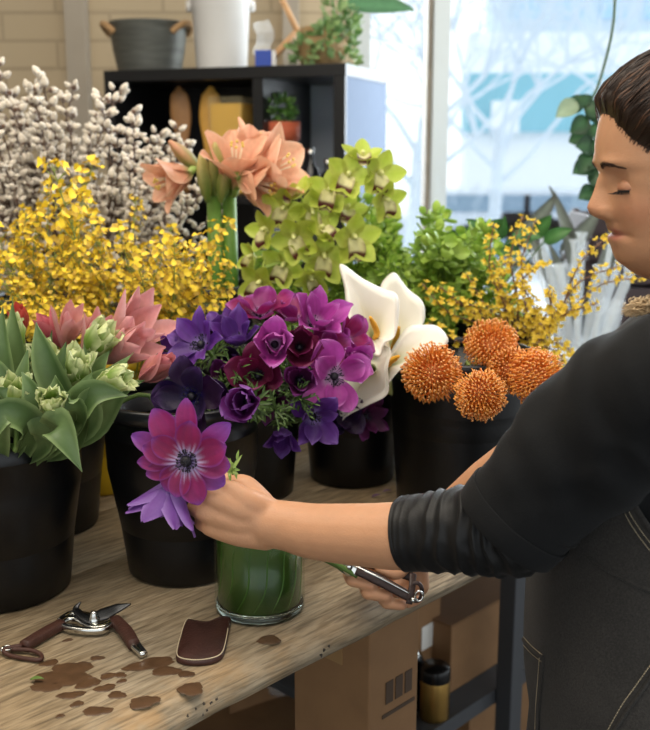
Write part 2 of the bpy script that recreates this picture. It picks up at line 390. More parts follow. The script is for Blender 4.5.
for k in range(npl):
    # cross-section of a plank, the front one with a worn rounded nose
    y0 = k*wpl+(0 if k == 0 else 0.0006); y1 = (k+1)*wpl-0.0006
    if k == 0: sec = [(0.014, 0), (0.005, 0.004), (0.0, 0.014), (0.001, 0.022), (0.006, 0.030), (0.015, 0.037), (0.028, 0.041), (0.042, TH), (y1, TH), (y1, 0)]
    else: sec = [(y0, 0), (y0, TH-0.001), (y0+0.001, TH), (y1-0.001, TH), (y1, TH-0.001), (y1, 0)]
    rows = []
    for i in range(81):
        s = LT*i/80; row = []
        for (y, z) in sec:
            wv = 0.004*nz((s*5, k*3.0, 0))+0.0022*nz((s*19, 2, 0)) if (k == 0 and y < 0.05) else 0
            row.append(tp(s, y+wv, TZ-TH+z-(0.0015*abs(nz((s*24, y*30, 1))) if k == 0 and y < 0.02 else 0)))
        rows.append(row)
    m.grid(rows, closed=True, cap0=True, cap1=True)
top = m.build('tabletop', wood_m, bench); 
top.modifiers.new('e', 'EDGE_SPLIT').split_angle = R(50)
dk_m = mat('dark_wood_leg', '4a3b2c', rough=0.7, var=0.3, vscale=12); steel_m = mat('grey_steel', '4a4c50', rough=0.55, metal=0.3)
for s in (0.12, LT-0.35):
    for t in (0.16, WT-0.12):
        c = tp(s, t, 0.429); m = MB(); m.box(c, (0.08, 0.08, 0.858), M=Matrix.Rotation(math.atan2(ed.y, ed.x), 3, 'Z')); m.build('leg', dk_m, bench, smooth=False, bevel=0.004)
Mz = Matrix.Rotation(math.atan2(ed.y, ed.x), 3, 'Z')
# ------------------------------------------------------------------ under the bench
card_m = mat('cardboard', '8f6b48', rough=0.8, var=0.15, vscale=18); card2_m = mat('cardboard_flap', '7d5b3c', rough=0.8, var=0.1, vscale=18)
tape_m = mat('packing_tape', '9c7a52', rough=0.3); label_m = mat('white_label', 'e8e6e0', rough=0.6); ink_m = mat('printed_ink', '4b3a2c', rough=0.7)
sh = thing('lower_shelf', 'grey steel shelf under the workbench carrying cardboard boxes', 'shelf', tuple(tp(1.02, 0.3, 0)))
SZ = 0.35
def st_of(p): d = V((p.x, p.y, 0))-V((EDGE0.x, EDGE0.y, 0)); return d.dot(ed), d.dot(en)
s0, t0 = st_of(T(473, 701, SZ)); sP, tP = st_of(T(510, 690, SZ)); tP = max(tP, t0-0.02)
sL = st_of(T(404, 748, SZ))[0]
m = MB(); m.box(tp(sL+0.65, t0+0.45, SZ-0.01), (1.3, 0.90, 0.02), M=Mz); m.build('shelf_board', steel_m, sh, smooth=False)
m = MB(); m.box(tp(sL+0.65, t0-0.004, SZ-0.016), (1.3, 0.008, 0.034), M=Mz); m.build('shelf_lip', steel_m, sh, smooth=False)
for s, t in ((sP, t0-0.03), (sL+0.03, t0+0.85), (sL+1.25, t0-0.03), (sP, t0+0.85)):
    m = MB(); m.box(tp(s, t, 0.425), (0.045, 0.040, 0.85), M=Mz); m.build('post', steel_m, sh, smooth=False, bevel=0.003)
def corner(px, py, z, d):      # s, t of the centre of a box whose near left bottom corner is seen at px, py
    s_, t_ = st_of(T(px, py, z)); return s_+d[0]/2, t_+d[1]/2
def cbox(s, t, z, d, label, tape=True, lab=False, rz=0, mark=False):
    c = tp(s, t, z); Mb = Matrix.Rotation(math.atan2(ed.y, ed.x)+rz, 3, 'Z')
    o = thing('cardboard_box', label, 'box', tuple(c))
    m = MB(); m.box(c+V((0, 0, d[2]/2)), d, M=Mb); m.build('body', card_m, o, smooth=False, bevel=0.003)
    for sg in (-1, 1):
        m = MB(); m.box(c+Mb@V((0, sg*d[1]/4, 0))+V((0, 0, d[2]+0.002)), (d[0], d[1]/2-0.003, 0.004), M=Mb); m.build('flap', card2_m, o, smooth=False)
    if tape:
        m = MB(); m.box(c+V((0, 0, d[2]+0.0047)), (d[0]*1.003, 0.05, 0.001), M=Mb); m.box(c+Mb@V((-d[0]/2-0.0006, 0, d[2]-0.04)), (0.001, 0.05, 0.08), M=Mb); m.build('tape', tape_m, o, smooth=False)
    if lab:
        m = MB(); m.box(c+Mb@V((d[0]*0.28, -d[1]/2-0.0008, d[2]*0.62)), (0.045, 0.0012, 0.055), M=Mb); m.build('paper_label', label_m, o, smooth=False)
    if mark:
        m = MB()
        for i in range(3):
            m.box(c+Mb@V((-0.012+0.022*i, -d[1]/2-0.0008, d[2]-0.12)), (0.016, 0.0012, 0.035), M=Mb)
        m.box(c+Mb@V((0.01, -d[1]/2-0.0008, d[2]-0.155)), (0.075, 0.0012, 0.006), M=Mb)
        m.build('printed_marks', ink_m, o, smooth=False)
    return o
py_ = 900
while st_of(T(365, py_, 0))[1] > 0.045 and py_ < 1400: py_ += 4
d = (0.112, 0.155, 0.843); cbox(*corner(365, py_, 0.0, d), 0.0, d, 'tall cardboard box on the floor, the largest box below the bench edge', mark=True)
d = (0.30, 0.26, 0.155); cbox(*corner(450, 694, SZ, d), SZ, d, 'cardboard box on the lower shelf, nearest the steel post')
d = (0.20, 0.20, 0.20); s_, t_ = corner(449, 682, SZ, d); cbox(s_-0.21, t_+0.02, SZ, d, 'cardboard box with a white label behind the gold canister', lab=True)
d = (0.30, 0.30, 0.22); cbox(*corner(468, 770, 0.02, d), 0.0, d, 'cardboard box on the floor under the lower shelf, lowest of the boxes')
sc_, tc2 = st_of(T(434, 716, SZ)); sb_, tb_ = st_of(T(420, 710, SZ))
cn = thing('gold_canister', 'black and gold metal canister beside the tall cardboard box', 'canister', tuple(tp(sc_, tc2, SZ)))
gold_m = mat('brushed_gold', 'b08d4e', rough=0.28, metal=0.9); blk_m = mat('gloss_black', '0d0d0f', rough=0.25); silver_m = mat('polished_steel', 'd0d0cc', rough=0.16, metal=1.0)
m = MB(); m.lathe([(0.001, 0), (0.030, 0), (0.031, 0.004), (0.031, 0.090), (0.029, 0.094)], tp(sc_, tc2, SZ), n=32); m.build('body', gold_m, cn)
m = MB(); m.lathe([(0.0315, 0.086), (0.032, 0.088), (0.032, 0.110), (0.029, 0.115), (0.001, 0.116)], tp(sc_, tc2, SZ), n=32); m.build('lid', blk_m, cn)
cn2 = thing('spray_can', 'black spray can with a silver top beside the gold canister', 'can', tuple(tp(sb_, tb_+0.03, SZ)))
m = MB(); m.lathe([(0.001, 0), (0.029, 0), (0.030, 0.004), (0.030, 0.105), (0.023, 0.118)], tp(sb_, tb_+0.03, SZ), n=28); m.build('body', blk_m, cn2)
m = MB(); m.lathe([(0.023, 0.117), (0.018, 0.124), (0.013, 0.126), (0.013, 0.137), (0.001, 0.139)], tp(sb_, tb_+0.03, SZ), n=24); m.build('cap', silver_m, cn2)
fc = T(262, 716, 0.0)
m = MB(); m.box(fc+V((0, 0, 0.004)), (0.42, 0.30, 0.006), M=Matrix.Rotation(0.6, 3, 'Z')); m.box(fc+V((0.06, 0.1, 0.028)), (0.36, 0.006, 0.04), M=Matrix.Rotation(0.6, 3, 'Z'))
o = m.build('flattened_cardboard', card_m, smooth=False); tag(o, 'flattened cardboard tray lying on the floor under the bench', 'cardboard')
clear_m = mat('clear_plastic', 'eef3f6', rough=0.15, alpha=0.22, ior=1.3)
pc = T(228, 722, 0.01)
for i in range(3):
    c = pc + V((0.0+0.13*i, 0.10+0.05*i, 0.0)); m = MB(); m.lathe([(0.001, 0.012), (0.045, 0.012), (0.048, 0.02), (0.058, 0.13), (0.061, 0.133), (0.056, 0.129), (0.046, 0.02), (0.001, 0.017)], c, n=28)
    tag(m.build('plastic_tub', clear_m), ['left', 'middle', 'right'][i]+' of three clear plastic tubs on the floor under the bench', 'tub', 'clear plastic tubs under the bench')

# ------------------------------------------------------------------ buckets
rim_hl = mat('bucket_rim', '15161a', rough=0.28)
def bucket(name, label, c, r0, r1, h, mt=None, handle=False):
    c = V(c); o = thing(name, label, 'bucket', tuple(c), 'black flower buckets on the bench' if mt is None else None)
    mt = mt or plastic_m; m = MB(); k = 0.003
    m.lathe([(0.001, 0.0), (r0-0.005, 0.0), (r0, 0.004)]+[(r0+(r1-r0)*t/6, 0.004+(h-0.02)*t/6) for t in range(1, 7)]+[(r1-k, h-0.016), (r1-k*2, h*0.6), (r0-k, 0.01), (0.001, 0.01)], c, n=56)
    m.build('body', mt, o)
    m = MB(); m.lathe([(r1-0.002, h-0.020), (r1+0.004, h-0.020), (r1+0.006, h-0.016), (r1+0.006, h-0.003), (r1+0.003, h), (r1-0.001, h), (r1-0.004, h-0.003), (r1-0.004, h-0.016), (r1-0.002, h-0.020)], c, n=56)
    m.build('rim', rim_hl if mt is plastic_m else mt, o)
    return o, c+V((0, 0, h)), r1
def at_table(px, Y):   # bench-top point below image column px at distance Y
    for_y = (CAMZ-TZ); d = Y*math.cos(PITCH)+for_y*math.sin(PITCH)
    return V(((px-325)/FPX*d, Y, TZ))
B = {}
# px of centre, distance, bottom radius, top radius, height
B['front'] = bucket('bucket', 'black bucket at the left front holding pale green parrot tulips', at_table(0, 1.315), 0.098, 0.126, 0.262)
B['pink'] = bucket('bucket', 'black bucket behind the parrot tulips holding pink tulips', at_table(38, 1.56), 0.098, 0.122, 0.24)
B['anem'] = bucket('bucket', 'black bucket holding the purple anemones behind the held flower', at_table(186, 1.385), 0.083, 0.113, 0.262)
B['mid'] = bucket('bucket', 'narrow black bucket partly hidden behind the glass vase and anemones', at_table(250, 1.72), 0.078, 0.098, 0.25)
B['calla'] = bucket('bucket', 'black bucket under the white calla lilies', at_table(352, 1.80), 0.078, 0.10, 0.25)
B['protea'] = bucket('bucket', 'large black bucket holding the orange pincushion proteas', at_table(457, 1.66), 0.105, 0.123, 0.27)
yel_m = mat('yellow_plastic', 'd9b21e', rough=0.4, var=0.1, vscale=10)
B['onc'] = bucket('yellow_bucket', 'yellow bucket holding the yellow orchid sprays', at_table(100, 1.76), 0.08, 0.108, 0.245, yel_m)
B['willow'] = bucket('bucket', 'black bucket at the back left holding the pussy willow', at_table(60, 2.12), 0.10, 0.13, 0.30)
B['amar'] = bucket('bucket', 'tall black bucket holding the peach amaryllis stalks', at_table(208, 1.97), 0.075, 0.098, 0.345)
B['cymb'] = bucket('bucket', 'black bucket holding the green orchid stems, hidden behind the anemones', at_table(300, 2.12), 0.08, 0.10, 0.27)
B['fol'] = bucket('bucket', 'black bucket holding the leafy green foliage, behind the calla lilies', at_table(405, 2.16), 0.09, 0.12, 0.28)
B['yel'] = bucket('bucket', 'black bucket holding the yellow blossoming branches, behind the proteas', at_table(497, 1.98), 0.08, 0.10, 0.27)

# glass vase
thick_m = mat('thick_glass', 'eaf6ee', rough=0.02, trans=1.0, ior=1.45)
glass2_m = glass_m.copy(); glass2_m.name = 'vase_glass'
_n = glass2_m.node_tree.nodes; _lw = _n.new('ShaderNodeLayerWeight'); _lw.inputs['Blend'].default_value = 0.12; _fr = _n.new('ShaderNodeMath'); _fr.operation = 'MULTIPLY'; _fr.inputs[1].default_value = 0.55; glass2_m.node_tree.links.new(_lw.outputs['Facing'], _fr.inputs[0])
_mx = [q for q in _n if q.type == 'MIX_SHADER'][0]; glass2_m.node_tree.links.new(_fr.outputs[0], _mx.inputs[0])
[q for q in _n if q.type == 'BSDF_TRANSPARENT'][0].inputs['Color'].default_value = (0.93, 0.97, 0.94, 1)
leafwater_m = mat('green_vase_liner', '3b5218', rough=0.35, col2='22340d', vscale=14, coat=0.3)
vc = T(260, 607, TZ); vo = thing('glass_vase', 'clear cylinder vase lined with green leaves on the bench', 'vase', tuple(vc))
VR = 0.0600; VH = 0.122
m = MB(); m.lathe([(0.001, 0.0), (VR-0.004, 0.0), (VR, 0.004), (VR, VH-0.002), (VR-0.001, VH), (VR-0.003, VH), (VR-0.004, VH-0.002), (VR-0.004, 0.014)], vc, n=72); m.build('glass', glass2_m, vo)
m = MB(); m.lathe([(0.001, 0.0006), (VR-0.006, 0.0006), (VR-0.0012, 0.005), (VR-0.0012, 0.0105), (VR-0.006, 0.0118), (0.001, 0.0118)], vc, n=72); m.build('glass_base', thick_m, vo)
m = MB(); m.lathe([(0.001, 0.0125), (VR-0.006, 0.0125), (VR-0.0041, 0.0155), (VR-0.0041, 0.112), (0.001, 0.112)], vc, n=72); m.build('leaf_lining', leafwater_m, vo)
ribs_m = mat('folded_leaf_rib', '486a22', rough=0.35, var=0.3, vscale=40)
m = MB()
for i in range(7):
    a0 = -2.9+0.42*i; pts = [vc+V(((VR-0.0042)*math.cos(a0+0.5*t+0.1*math.sin(t*5)), (VR-0.0042)*math.sin(a0+0.5*t+0.1*math.sin(t*5)), 0.018+0.088*t)) for t in [k/10 for k in range(11)]]
    m.tube(pts, [0.0005+0.0008*math.sin(PI*k/10) for k in range(11)], 5)
m.build('leaf_rib', ribs_m, vo)

# ------------------------------------------------------------------ back shelf (turned about 20 degrees)
SY = 3.0
def sxp(px, Y=SY): return (px-325)/FPX*(Y*math.cos(PITCH)-0.22*math.sin(PITCH))
def szp(py, Y=SY): return CAMZ + Y*math.tan(math.atan((365-py)/FPX)-PITCH)
lam_m = mat('black_laminate', '141416', rough=0.4); side_glare_m = mat('pale_blue_laminate', '6d7a8e', rough=0.85, var=0.05, vscale=30, spec=0.15)  # window glare on the right side panel is put into this paler colour
KX, TH_ = sxp(345), R(21); ct_, st_ = math.cos(TH_), math.sin(TH_); zt = szp(63)
MS = Matrix.Rotation(-TH_, 3, 'Z')                       # local x right, y deep
def sl(u, v, z): return V((KX - u*ct_ + v*st_, SY + u*st_ + v*ct_, z))   # u metres left of the corner, v deep
def su(px, v, zz=1.7):
    """u of the point that lies behind image column px at shelf depth v"""
    a = (px-325)/FPX; k = math.cos(PITCH)
    dd = (CAMZ-zz)*math.sin(PITCH)
    return (KX + v*st_ - a*((SY+v*ct_)*k+dd))/(ct_ + a*st_*k)
def spt(px, v, z): return sl(su(px, v, z), v, z)
WU = su(104, 0); dep = 0.40; dz = zt-0.035; UM = su(257, 0)
cs = thing('shelving_unit', 'dark open shelving unit against the brick wall with a pale side panel', 'shelf', tuple(sl(WU/2, 0, 0)))
def sbox(u0, u1, v0, v1, z0, z1, name, mt, **k):
    m = MB(); m.box(sl((u0+u1)/2, (v0+v1)/2, (z0+z1)/2), (abs(u1-u0), v1-v0, z1-z0), M=MS); return m.build(name, mt, cs, smooth=False, **k)
sbox(-0.002, WU, 0, dep, dz, zt, 'top_board', lam_m, bevel=0.002)
sbox(WU-0.035, WU, 0.002, dep-0.002, 0, dz, 'side_panel', lam_m)
o = sbox(0, 0.033, 0.012, dep-0.002, 0, dz, 'side_panel', side_glare_m); o['label'] = 'pale side panel'
sbox(-0.001, 0.035, 0, 0.012, 0, dz, 'front_edging', lam_m)
sbox(UM-0.017, UM+0.017, 0.004, dep-0.004, 0, dz, 'divider', lam_m)
for hh in (zt-0.035-0.36, zt-0.035-0.75, 0.5, 0.08):
    sbox(UM+0.017, WU-0.035, 0.006, dep-0.006, hh-0.0125, hh+0.0125, 'shelf_board', lam_m)
    sbox(0.035, UM-0.017, 0.006, dep-0.006, hh-0.0125, hh+0.0125, 'shelf_board', lam_m)
sbox(UM+0.017, WU-0.035, dep-0.012, dep-0.006, 0.1, dz, 'back_panel', lam_m)
o = sbox(0.10, UM-0.017, dep-0.012, dep-0.006, 0.1, dz, 'back_panel', mat('pale_back_panel', 'b9c6d3', rough=0.6)); o['label'] = 'pale back panel'
SH1 = zt-0.035-0.36+0.0125    # first inner shelf surface
def P3(px, py, Y): return V((sxp(px, Y), Y, szp(py, Y)))

# galvanised tub with rope handles
galv_m = mat('galvanised_metal', '6b6c66', rough=0.5, metal=0.45, var=0.4, vscale=10, stretch=(1, 1, 8), bump=0.2); rope_m = mat('rope', 'a5835c', rough=0.9, bump=0.5, bscale=200)
tc_ = spt(150, 0.19, zt); gx, gy = tc_.x, tc_.y; gr = 0.127
tb = thing('metal_tub', 'galvanised metal tub with a rope handle on top of the shelving unit', 'tub', (gx, gy, zt))
m = MB(); m.lathe([(0.001, 0), (gr*0.80, 0), (gr*0.82, 0.01), (gr*0.90, 0.06), (gr*0.905, 0.065), (gr*0.92, 0.07), (gr*0.97, 0.12), (gr*0.985, 0.125), (gr*1.0, 0.155), (gr*1.03, 0.16), (gr*1.0, 0.163), (gr*0.96, 0.12), (gr*0.79, 0.012), (0.001, 0.012)], (gx, gy, zt), n=48); m.build('body', galv_m, tb)
for s in (-1, 1):
    hd = V((s*ct_, -s*st_, 0)) if s > 0 else V((-0.95, -0.3, 0)).normalized(); hs = V((-hd.y, hd.x, 0))
    pts = [tc_+hd*(gr*0.92+0.03*math.sin(a))+hs*0.05*math.cos(a)+V((0, 0, 0.125+0.03*math.sin(a))) for a in [PI*k/12 for k in range(13)]]
    m = MB(); m.tube(spline(pts, 2), 0.011, 8); m.build('rope_handle', rope_m, tb)
# white bucket with plastic wrap
wp_m = mat('white_plastic', 'dcdad6', rough=0.4, var=0.05, vscale=8)
_w = spt(222, 0.17, zt); wx_, wy_ = _w.x, _w.y; wr = 0.094
wb = thing('white_bucket', 'white plastic bucket on the shelving unit beside the metal tub', 'bucket', (wx_, wy_, zt))
m = MB(); m.lathe([(0.001, 0), (wr*0.84, 0), (wr*0.86, 0.008), (wr*0.97, 0.19), (wr*1.02, 0.195), (wr*1.02, 0.215), (wr*1.06, 0.22), (wr*1.07, 0.255), (wr*1.0, 0.258), (wr*0.8, 0.01), (0.001, 0.01)], (wx_, wy_, zt), n=44); m.build('body', wp_m, wb)
for s in (-1, 1):
    m = MB(); m.lathe([(0.001, -0.012), (0.017, -0.012), (0.019, 0), (0.015, 0.012), (0.001, 0.012)], (wx_+s*wr*1.02, wy_, zt+0.2), n=16, M=Matrix.Rotation(PI/2, 3, 'Y')); m.build('handle_lug', wp_m, wb)
m = MB(); wrp = []
for i in range(7):
    wrp.append([V((wx_+wr*1.12+0.01*i+0.012*math.sin(j*1.7+i), wy_+0.02-0.01*i+0.03*math.sin(j*2.1), zt+0.005+0.022*j)) for j in range(8)])
m.grid(wrp); o = m.build('crumpled_wrap', clear_m, solid=0.001, sub=1); tag(o, 'crumpled clear plastic wrap between the white bucket and blue box', 'plastic wrap')
# small blue box
blue_m = mat('blue_card', '1c3f9c', rough=0.4); _b = spt(266, 0.08, zt); bx, by = _b.x, _b.y
o = thing('blue_box', 'small blue box with a white edge on top of the shelving unit', 'box', (bx, by, zt))
m = MB(); m.box((bx-0.006, by, zt+0.025), (0.05, 0.06, 0.05)); m.build('body', blue_m, o, smooth=False, bevel=0.002)
m = MB(); m.box((bx+0.0245, by, zt+0.025), (0.01, 0.058, 0.049)); m.build('white_panel', wp_m, o, smooth=False)
# wooden sticks leaning behind the blue box
wd_m = mat('pale_wood', 'c79a6b', rough=0.6, var=0.2, vscale=30)
def sp_(px, py, Y): return V((sxp(px, Y), Y, szp(py, Y)))
m = MB(); m.tube([sp_(276, -15, 3.35), sp_(302, 40, 3.30)], 0.010, 8); o = m.build('wooden_stick', wd_m); tag(o, 'pale wooden stick leaning down to the left of the houseplant', 'stick')
m = MB(); m.tube([sp_(271, 60, 3.22), sp_(296, 33, 3.26)], 0.011, 8); o = m.build('wooden_stick', wd_m); tag(o, 'wooden stick leaning from the blue box to the houseplant', 'stick')
# things inside the shelves
def P3(px, py, Y): return V((sxp(px, Y), Y, szp(py, Y)))
amb_m = mat('amber_wax', 'd9a93a', rough=0.4, var=0.15, vscale=16); 
c = spt(234, 0.11, SH1); hh = szp(97, c.y)-SH1
cd = thing('amber_candle', 'amber yellow candle in a square glass on the shelf', 'candle', tuple(c))
m = MB(); m.box(c+V((0, 0, hh*0.47)), (0.108, 0.10, hh*0.92), M=MS); m.build('wax', amb_m, cd, smooth=False, bevel=0.006)
m = MB(); m.box(c+V((0, 0, hh*0.5)), (0.118, 0.11, hh), M=MS); m.build('glass', mat('candle_glass', 'f6e6b8', rough=0.1, alpha=0.12), cd, smooth=False, bevel=0.006)
for px, lab, cc, tilt in ((187, 'wooden paddle brush standing left of the other in the dark shelf', '9b6f42', -0.05), (207, 'yellow wooden paddle brush standing beside the amber candle', 'd9a54a', 0.06)):
    c = spt(px, 0.11, SH1); hm = mat('brush_wood', cc, rough=0.5, var=0.2, vscale=25)
    o = thing('paddle_brush', lab, 'brush', tuple(c)); zt2 = szp(86, c.y)-SH1
    rows = []
    for k in range(13):
        u = k/12; wv = 0.012+0.022*sst(0.35, 0.75, u)*math.sqrt(max(0.02, 1-max(0, (u-0.75)/0.25)**2))
        if u > 0.98: wv = 0.004
        rows.append([c+V((tilt*u*zt2+wv*math.cos(a), 0.007*math.sin(a), u*zt2)) for a in [2*PI*j/14 for j in range(14)]])
    m = MB(); m.grid(rows, closed=True, cap0=True, cap1=True); m.build('paddle', hm, o)
    m = MB(); m.tube([c+V((tilt*0.3*zt2, -0.009, 0.3*zt2)), c+V((tilt*0.34*zt2, -0.009, 0.36*zt2))], 0.010, 8); m.build('ferrule', galv_m, o)
# terracotta plant and dark bottles
ter_m = mat('terracotta', 'b5583a', rough=0.7, var=0.15, vscale=12); g1 = hx('4e7a35')
def leafy_ball(m, c, r, n, ls, cols, rnd, flat=1.0):
    for i in range(n):
        d = V((rnd.gauss(0, 1), rnd.gauss(0, 1), rnd.gauss(0, 1)*flat)).normalized(); p = c+V((d.x*r, d.y*r, d.z*r*flat))*rnd.uniform(0.5, 1)
        M = frame(d+V((rnd.uniform(-.6, .6), rnd.uniform(-.6, .6), rnd.uniform(-.3, .8))), rnd.uniform(0, 6)); L_ = ls*rnd.uniform(0.7, 1.2); cc = mix(cols[0], cols[1], rnd.random())
        pts = []
        for u, wv in ((0, 0.06), (0.35, 0.30), (0.7, 0.28), (1, 0.04)):
            pts.append([p+M@V((wv*L_*s, 0.12*L_*u*u+abs(s)*0.08*L_, u*L_)) for s in (-1, 0, 1)])
        m.grid(pts, cc)
rnd = random.Random(4)
c = spt(282, 0.10, SH1); ph = szp(122, c.y)-SH1
pt = thing('potted_plant', 'small green plant in a terracotta pot inside the shelving unit', 'plant', tuple(c))
m = MB(); m.lathe([(0.001, 0), (0.040, 0), (0.052, ph*0.75), (0.058, ph*0.76), (0.058, ph), (0.050, ph), (0.048, ph*0.8), (0.001, ph*0.8)], c, n=32); m.build('pot', ter_m, pt)
m = MB(); leafy_ball(m, c+V((-0.01, 0, ph+0.035)), 0.055, 260, 0.022, (hx('3c6a2c'), hx('7fa356')), rnd, 0.75); m.build('foliage', leaf_m, pt)
dkg_m = mat('dark_bottle_glass', '1b1d22', rough=0.15)
for px, hgt, lab in ((311, 0.13, 'dark glass bottle with white flecks beside the terracotta pot'), (328, 0.10, 'short dark glass bottle at the right end of the shelf')):
    c = spt(px, 0.12, SH1); o = thing('dark_bottle', lab, 'bottle', tuple(c))
    m = MB(); m.lathe([(0.001, 0), (0.026, 0), (0.027, 0.005), (0.027, hgt*0.6), (0.01, hgt*0.75), (0.01, hgt)], c, n=24); m.build('body', dkg_m, o)
    m = MB(); m.lathe([(0.012, hgt*0.97), (0.012, hgt*1.1), (0.001, hgt*1.1)], c, n=16); m.build('cap', silver_m, o)
# houseplant on the shelf top: leafy pot and one large leaf
c = spt(322, 0.17, zt); hp = thing('houseplant', 'leafy houseplant with one broad dark leaf on top of the shelving unit', 'plant', tuple(c))
bsk_m = mat('woven_basket', 'a8895c', rough=0.7, var=0.4, vscale=40, stretch=(1, 1, 3), bump=0.5)
m = MB(); m.lathe([(0.001, 0), (0.055, 0), (0.075, 0.03), (0.08, 0.08), (0.068, 0.12), (0.062, 0.12), (0.07, 0.08), (0.001, 0.07)], c, n=36); m.build('basket', bsk_m, hp)
m = MB()
for q in range(10):
    a = rnd.uniform(0, 6.28); leafy_ball(m, c+V((0.075*math.cos(a), 0.07*math.sin(a)-0.02, rnd.uniform(0.0, 0.17))), 0.035, 42, 0.028, (hx('4f7a3c'), hx('9fb777')), rnd)
m.build('foliage', leaf_m, hp)
def blade(m, base, tip, wd, sag, nrm, col, colm=None, n=14, prof=None, cup=0.12, fold=0.0, waves=0.0, seed=0):
    """a leaf blade from base to tip: a curved, keeled strip"""
    base, tip = V(base), V(tip); ax = tip-base; Lb = ax.length; t = ax.normalized(); nr = V(nrm); nr = (nr-t*nr.dot(t)).normalized(); sd = t.cross(nr)
    rows = []; cols = []
    for i in range(n+1):
        u = i/n; wv = wd*(prof(u) if prof else math.sin(PI*min(1, 0.04+0.96*u)**0.8)**0.8) if 0 < i < n else wd*0.03
        cc = base+ax*u+nr*(sag*4*u*(1-u)); row = []; crow = []
        for v in (-1, -0.55, 0, 0.55, 1):
            row.append(cc+sd*(wv*0.5*v)+nr*(cup*wd*v*v*(1 if not fold else 1+fold)+waves*wd*abs(v)*math.sin(u*17+v*3+seed)))
            crow.append(mix(col, colm or col, 1-abs(v)))
        rows.append(row); cols.append(crow)
    m.grid(rows, cols)
m = MB(); m.tube(spline([c+V((0, 0, 0.1)), P3(335, 30, 3.2), P3(347, 14, 3.2)], 4), 0.003, 6, col=hx('4b7a3a')); m.build('leaf_stalk', stem_m, hp)
m = MB(); blade(m, P3(343, 6, 3.2), P3(413, 12, 3.2), 0.085, 0.012, (0.1, -0.75, 0.6), hx('3f6b46'), hx('56845a')); m.build('broad_leaf', leaf_m, hp, sub=1)

# ------------------------------------------------------------------ right background: side table, glass cylinders, dark foliage
wt_m = mat('white_tabletop', 'c9ced3', rough=0.4)
sx0 = 0.33
st = thing('side_table', 'pale side table by the window crowded with glassware', 'table', (1.15, 3.05, 0))
m = MB(); m.box((1.10, 3.05, 0.885), (1.5, 0.75, 0.03)); m.build('tabletop', wt_m, st, smooth=False, bevel=0.003)
for x in (0.4, 1.8):
    for y in (2.73, 3.37):
        m = MB(); m.box((x, y, 0.435), (0.05, 0.05, 0.87)); m.build('leg', steel_m, st, smooth=False)
rnd = random.Random(21)
gcl_m = mat('clear_glassware', 'e9f1f6', rough=0.08, alpha=0.20, ior=1.45)
spots = [(536, 300), (552, 262), (566, 318), (580, 280), (545, 345), (590, 335), (604, 300), (572, 365), (602, 370), (618, 340)]
for i, (px, py) in enumerate(spots):
    Y = 2.80+0.075*(i % 5); x = (px-325)/FPX*Y*1.03; h = max(0.08, szp(py, Y)-0.9); rr = rnd.uniform(0.022, 0.045)
    c = V((x, Y, 0.9)); m = MB(); m.lathe([(0.001, 0), (rr*0.9, 0), (rr*0.7, 0.01), (rr*0.75, h*0.5), (rr*1.1, h), (rr*1.05, h), (rr*0.7, h*0.5), (0.001, 0.02)], c, n=24)
    tag(m.build('glass_vase', gcl_m), 'clear glass vase on the side table, '+['leftmost in front', 'left, tall, beside the window post', 'third from the left', 'in the middle, tallest', 'short one at the left back', 'short one in the middle', 'tall one at the right', 'shortest in the middle', 'shortest at the right', 'rightmost'][i], 'vase', 'clear glass vases on the side table')
# glass tubes fanned out in a pale rack
ORD = ['leftmost', 'second from the left', 'third from the left', 'fourth from the left', 'middle', 'fourth from the right', 'third from the right', 'second from the right', 'rightmost']
for i in range(9):
    x = 0.618+0.011*i; Y = 2.55+0.03*((i*5) % 3-1); c = V((x, Y, 0.985)); m = MB(); hh = 0.27+0.05*math.sin(i*2.2); rr = 0.008+0.003*(i % 3)
    m.lathe([(0.001, 0), (rr*.8, 0.004), (rr, 0.014), (rr, hh), (rr*1.5, hh+0.012), (rr*1.4, hh+0.012), (rr*.85, hh), (rr*.8, 0.014)], c, n=14, M=Matrix.Rotation(0.085*(i-4)+0.04*math.sin(i*3), 3, 'Y') @ Matrix.Rotation(0.1*math.sin(i*1.7), 3, 'X'))
    tag(m.build('glass_tube', gcl_m), ORD[i]+' of the slim clear glass tubes fanned out in the pale rack', 'tube', 'glass tubes in the rack')
rk = thing('tube_rack', 'pale rack holding the slim glass tubes by the window', 'rack', (0.662, 2.57, 0.9))
m = MB(); m.box((0.662, 2.57, 0.94), (0.15, 0.12, 0.08)); m.build('rack_block', wt_m, rk, smooth=False, bevel=0.004)
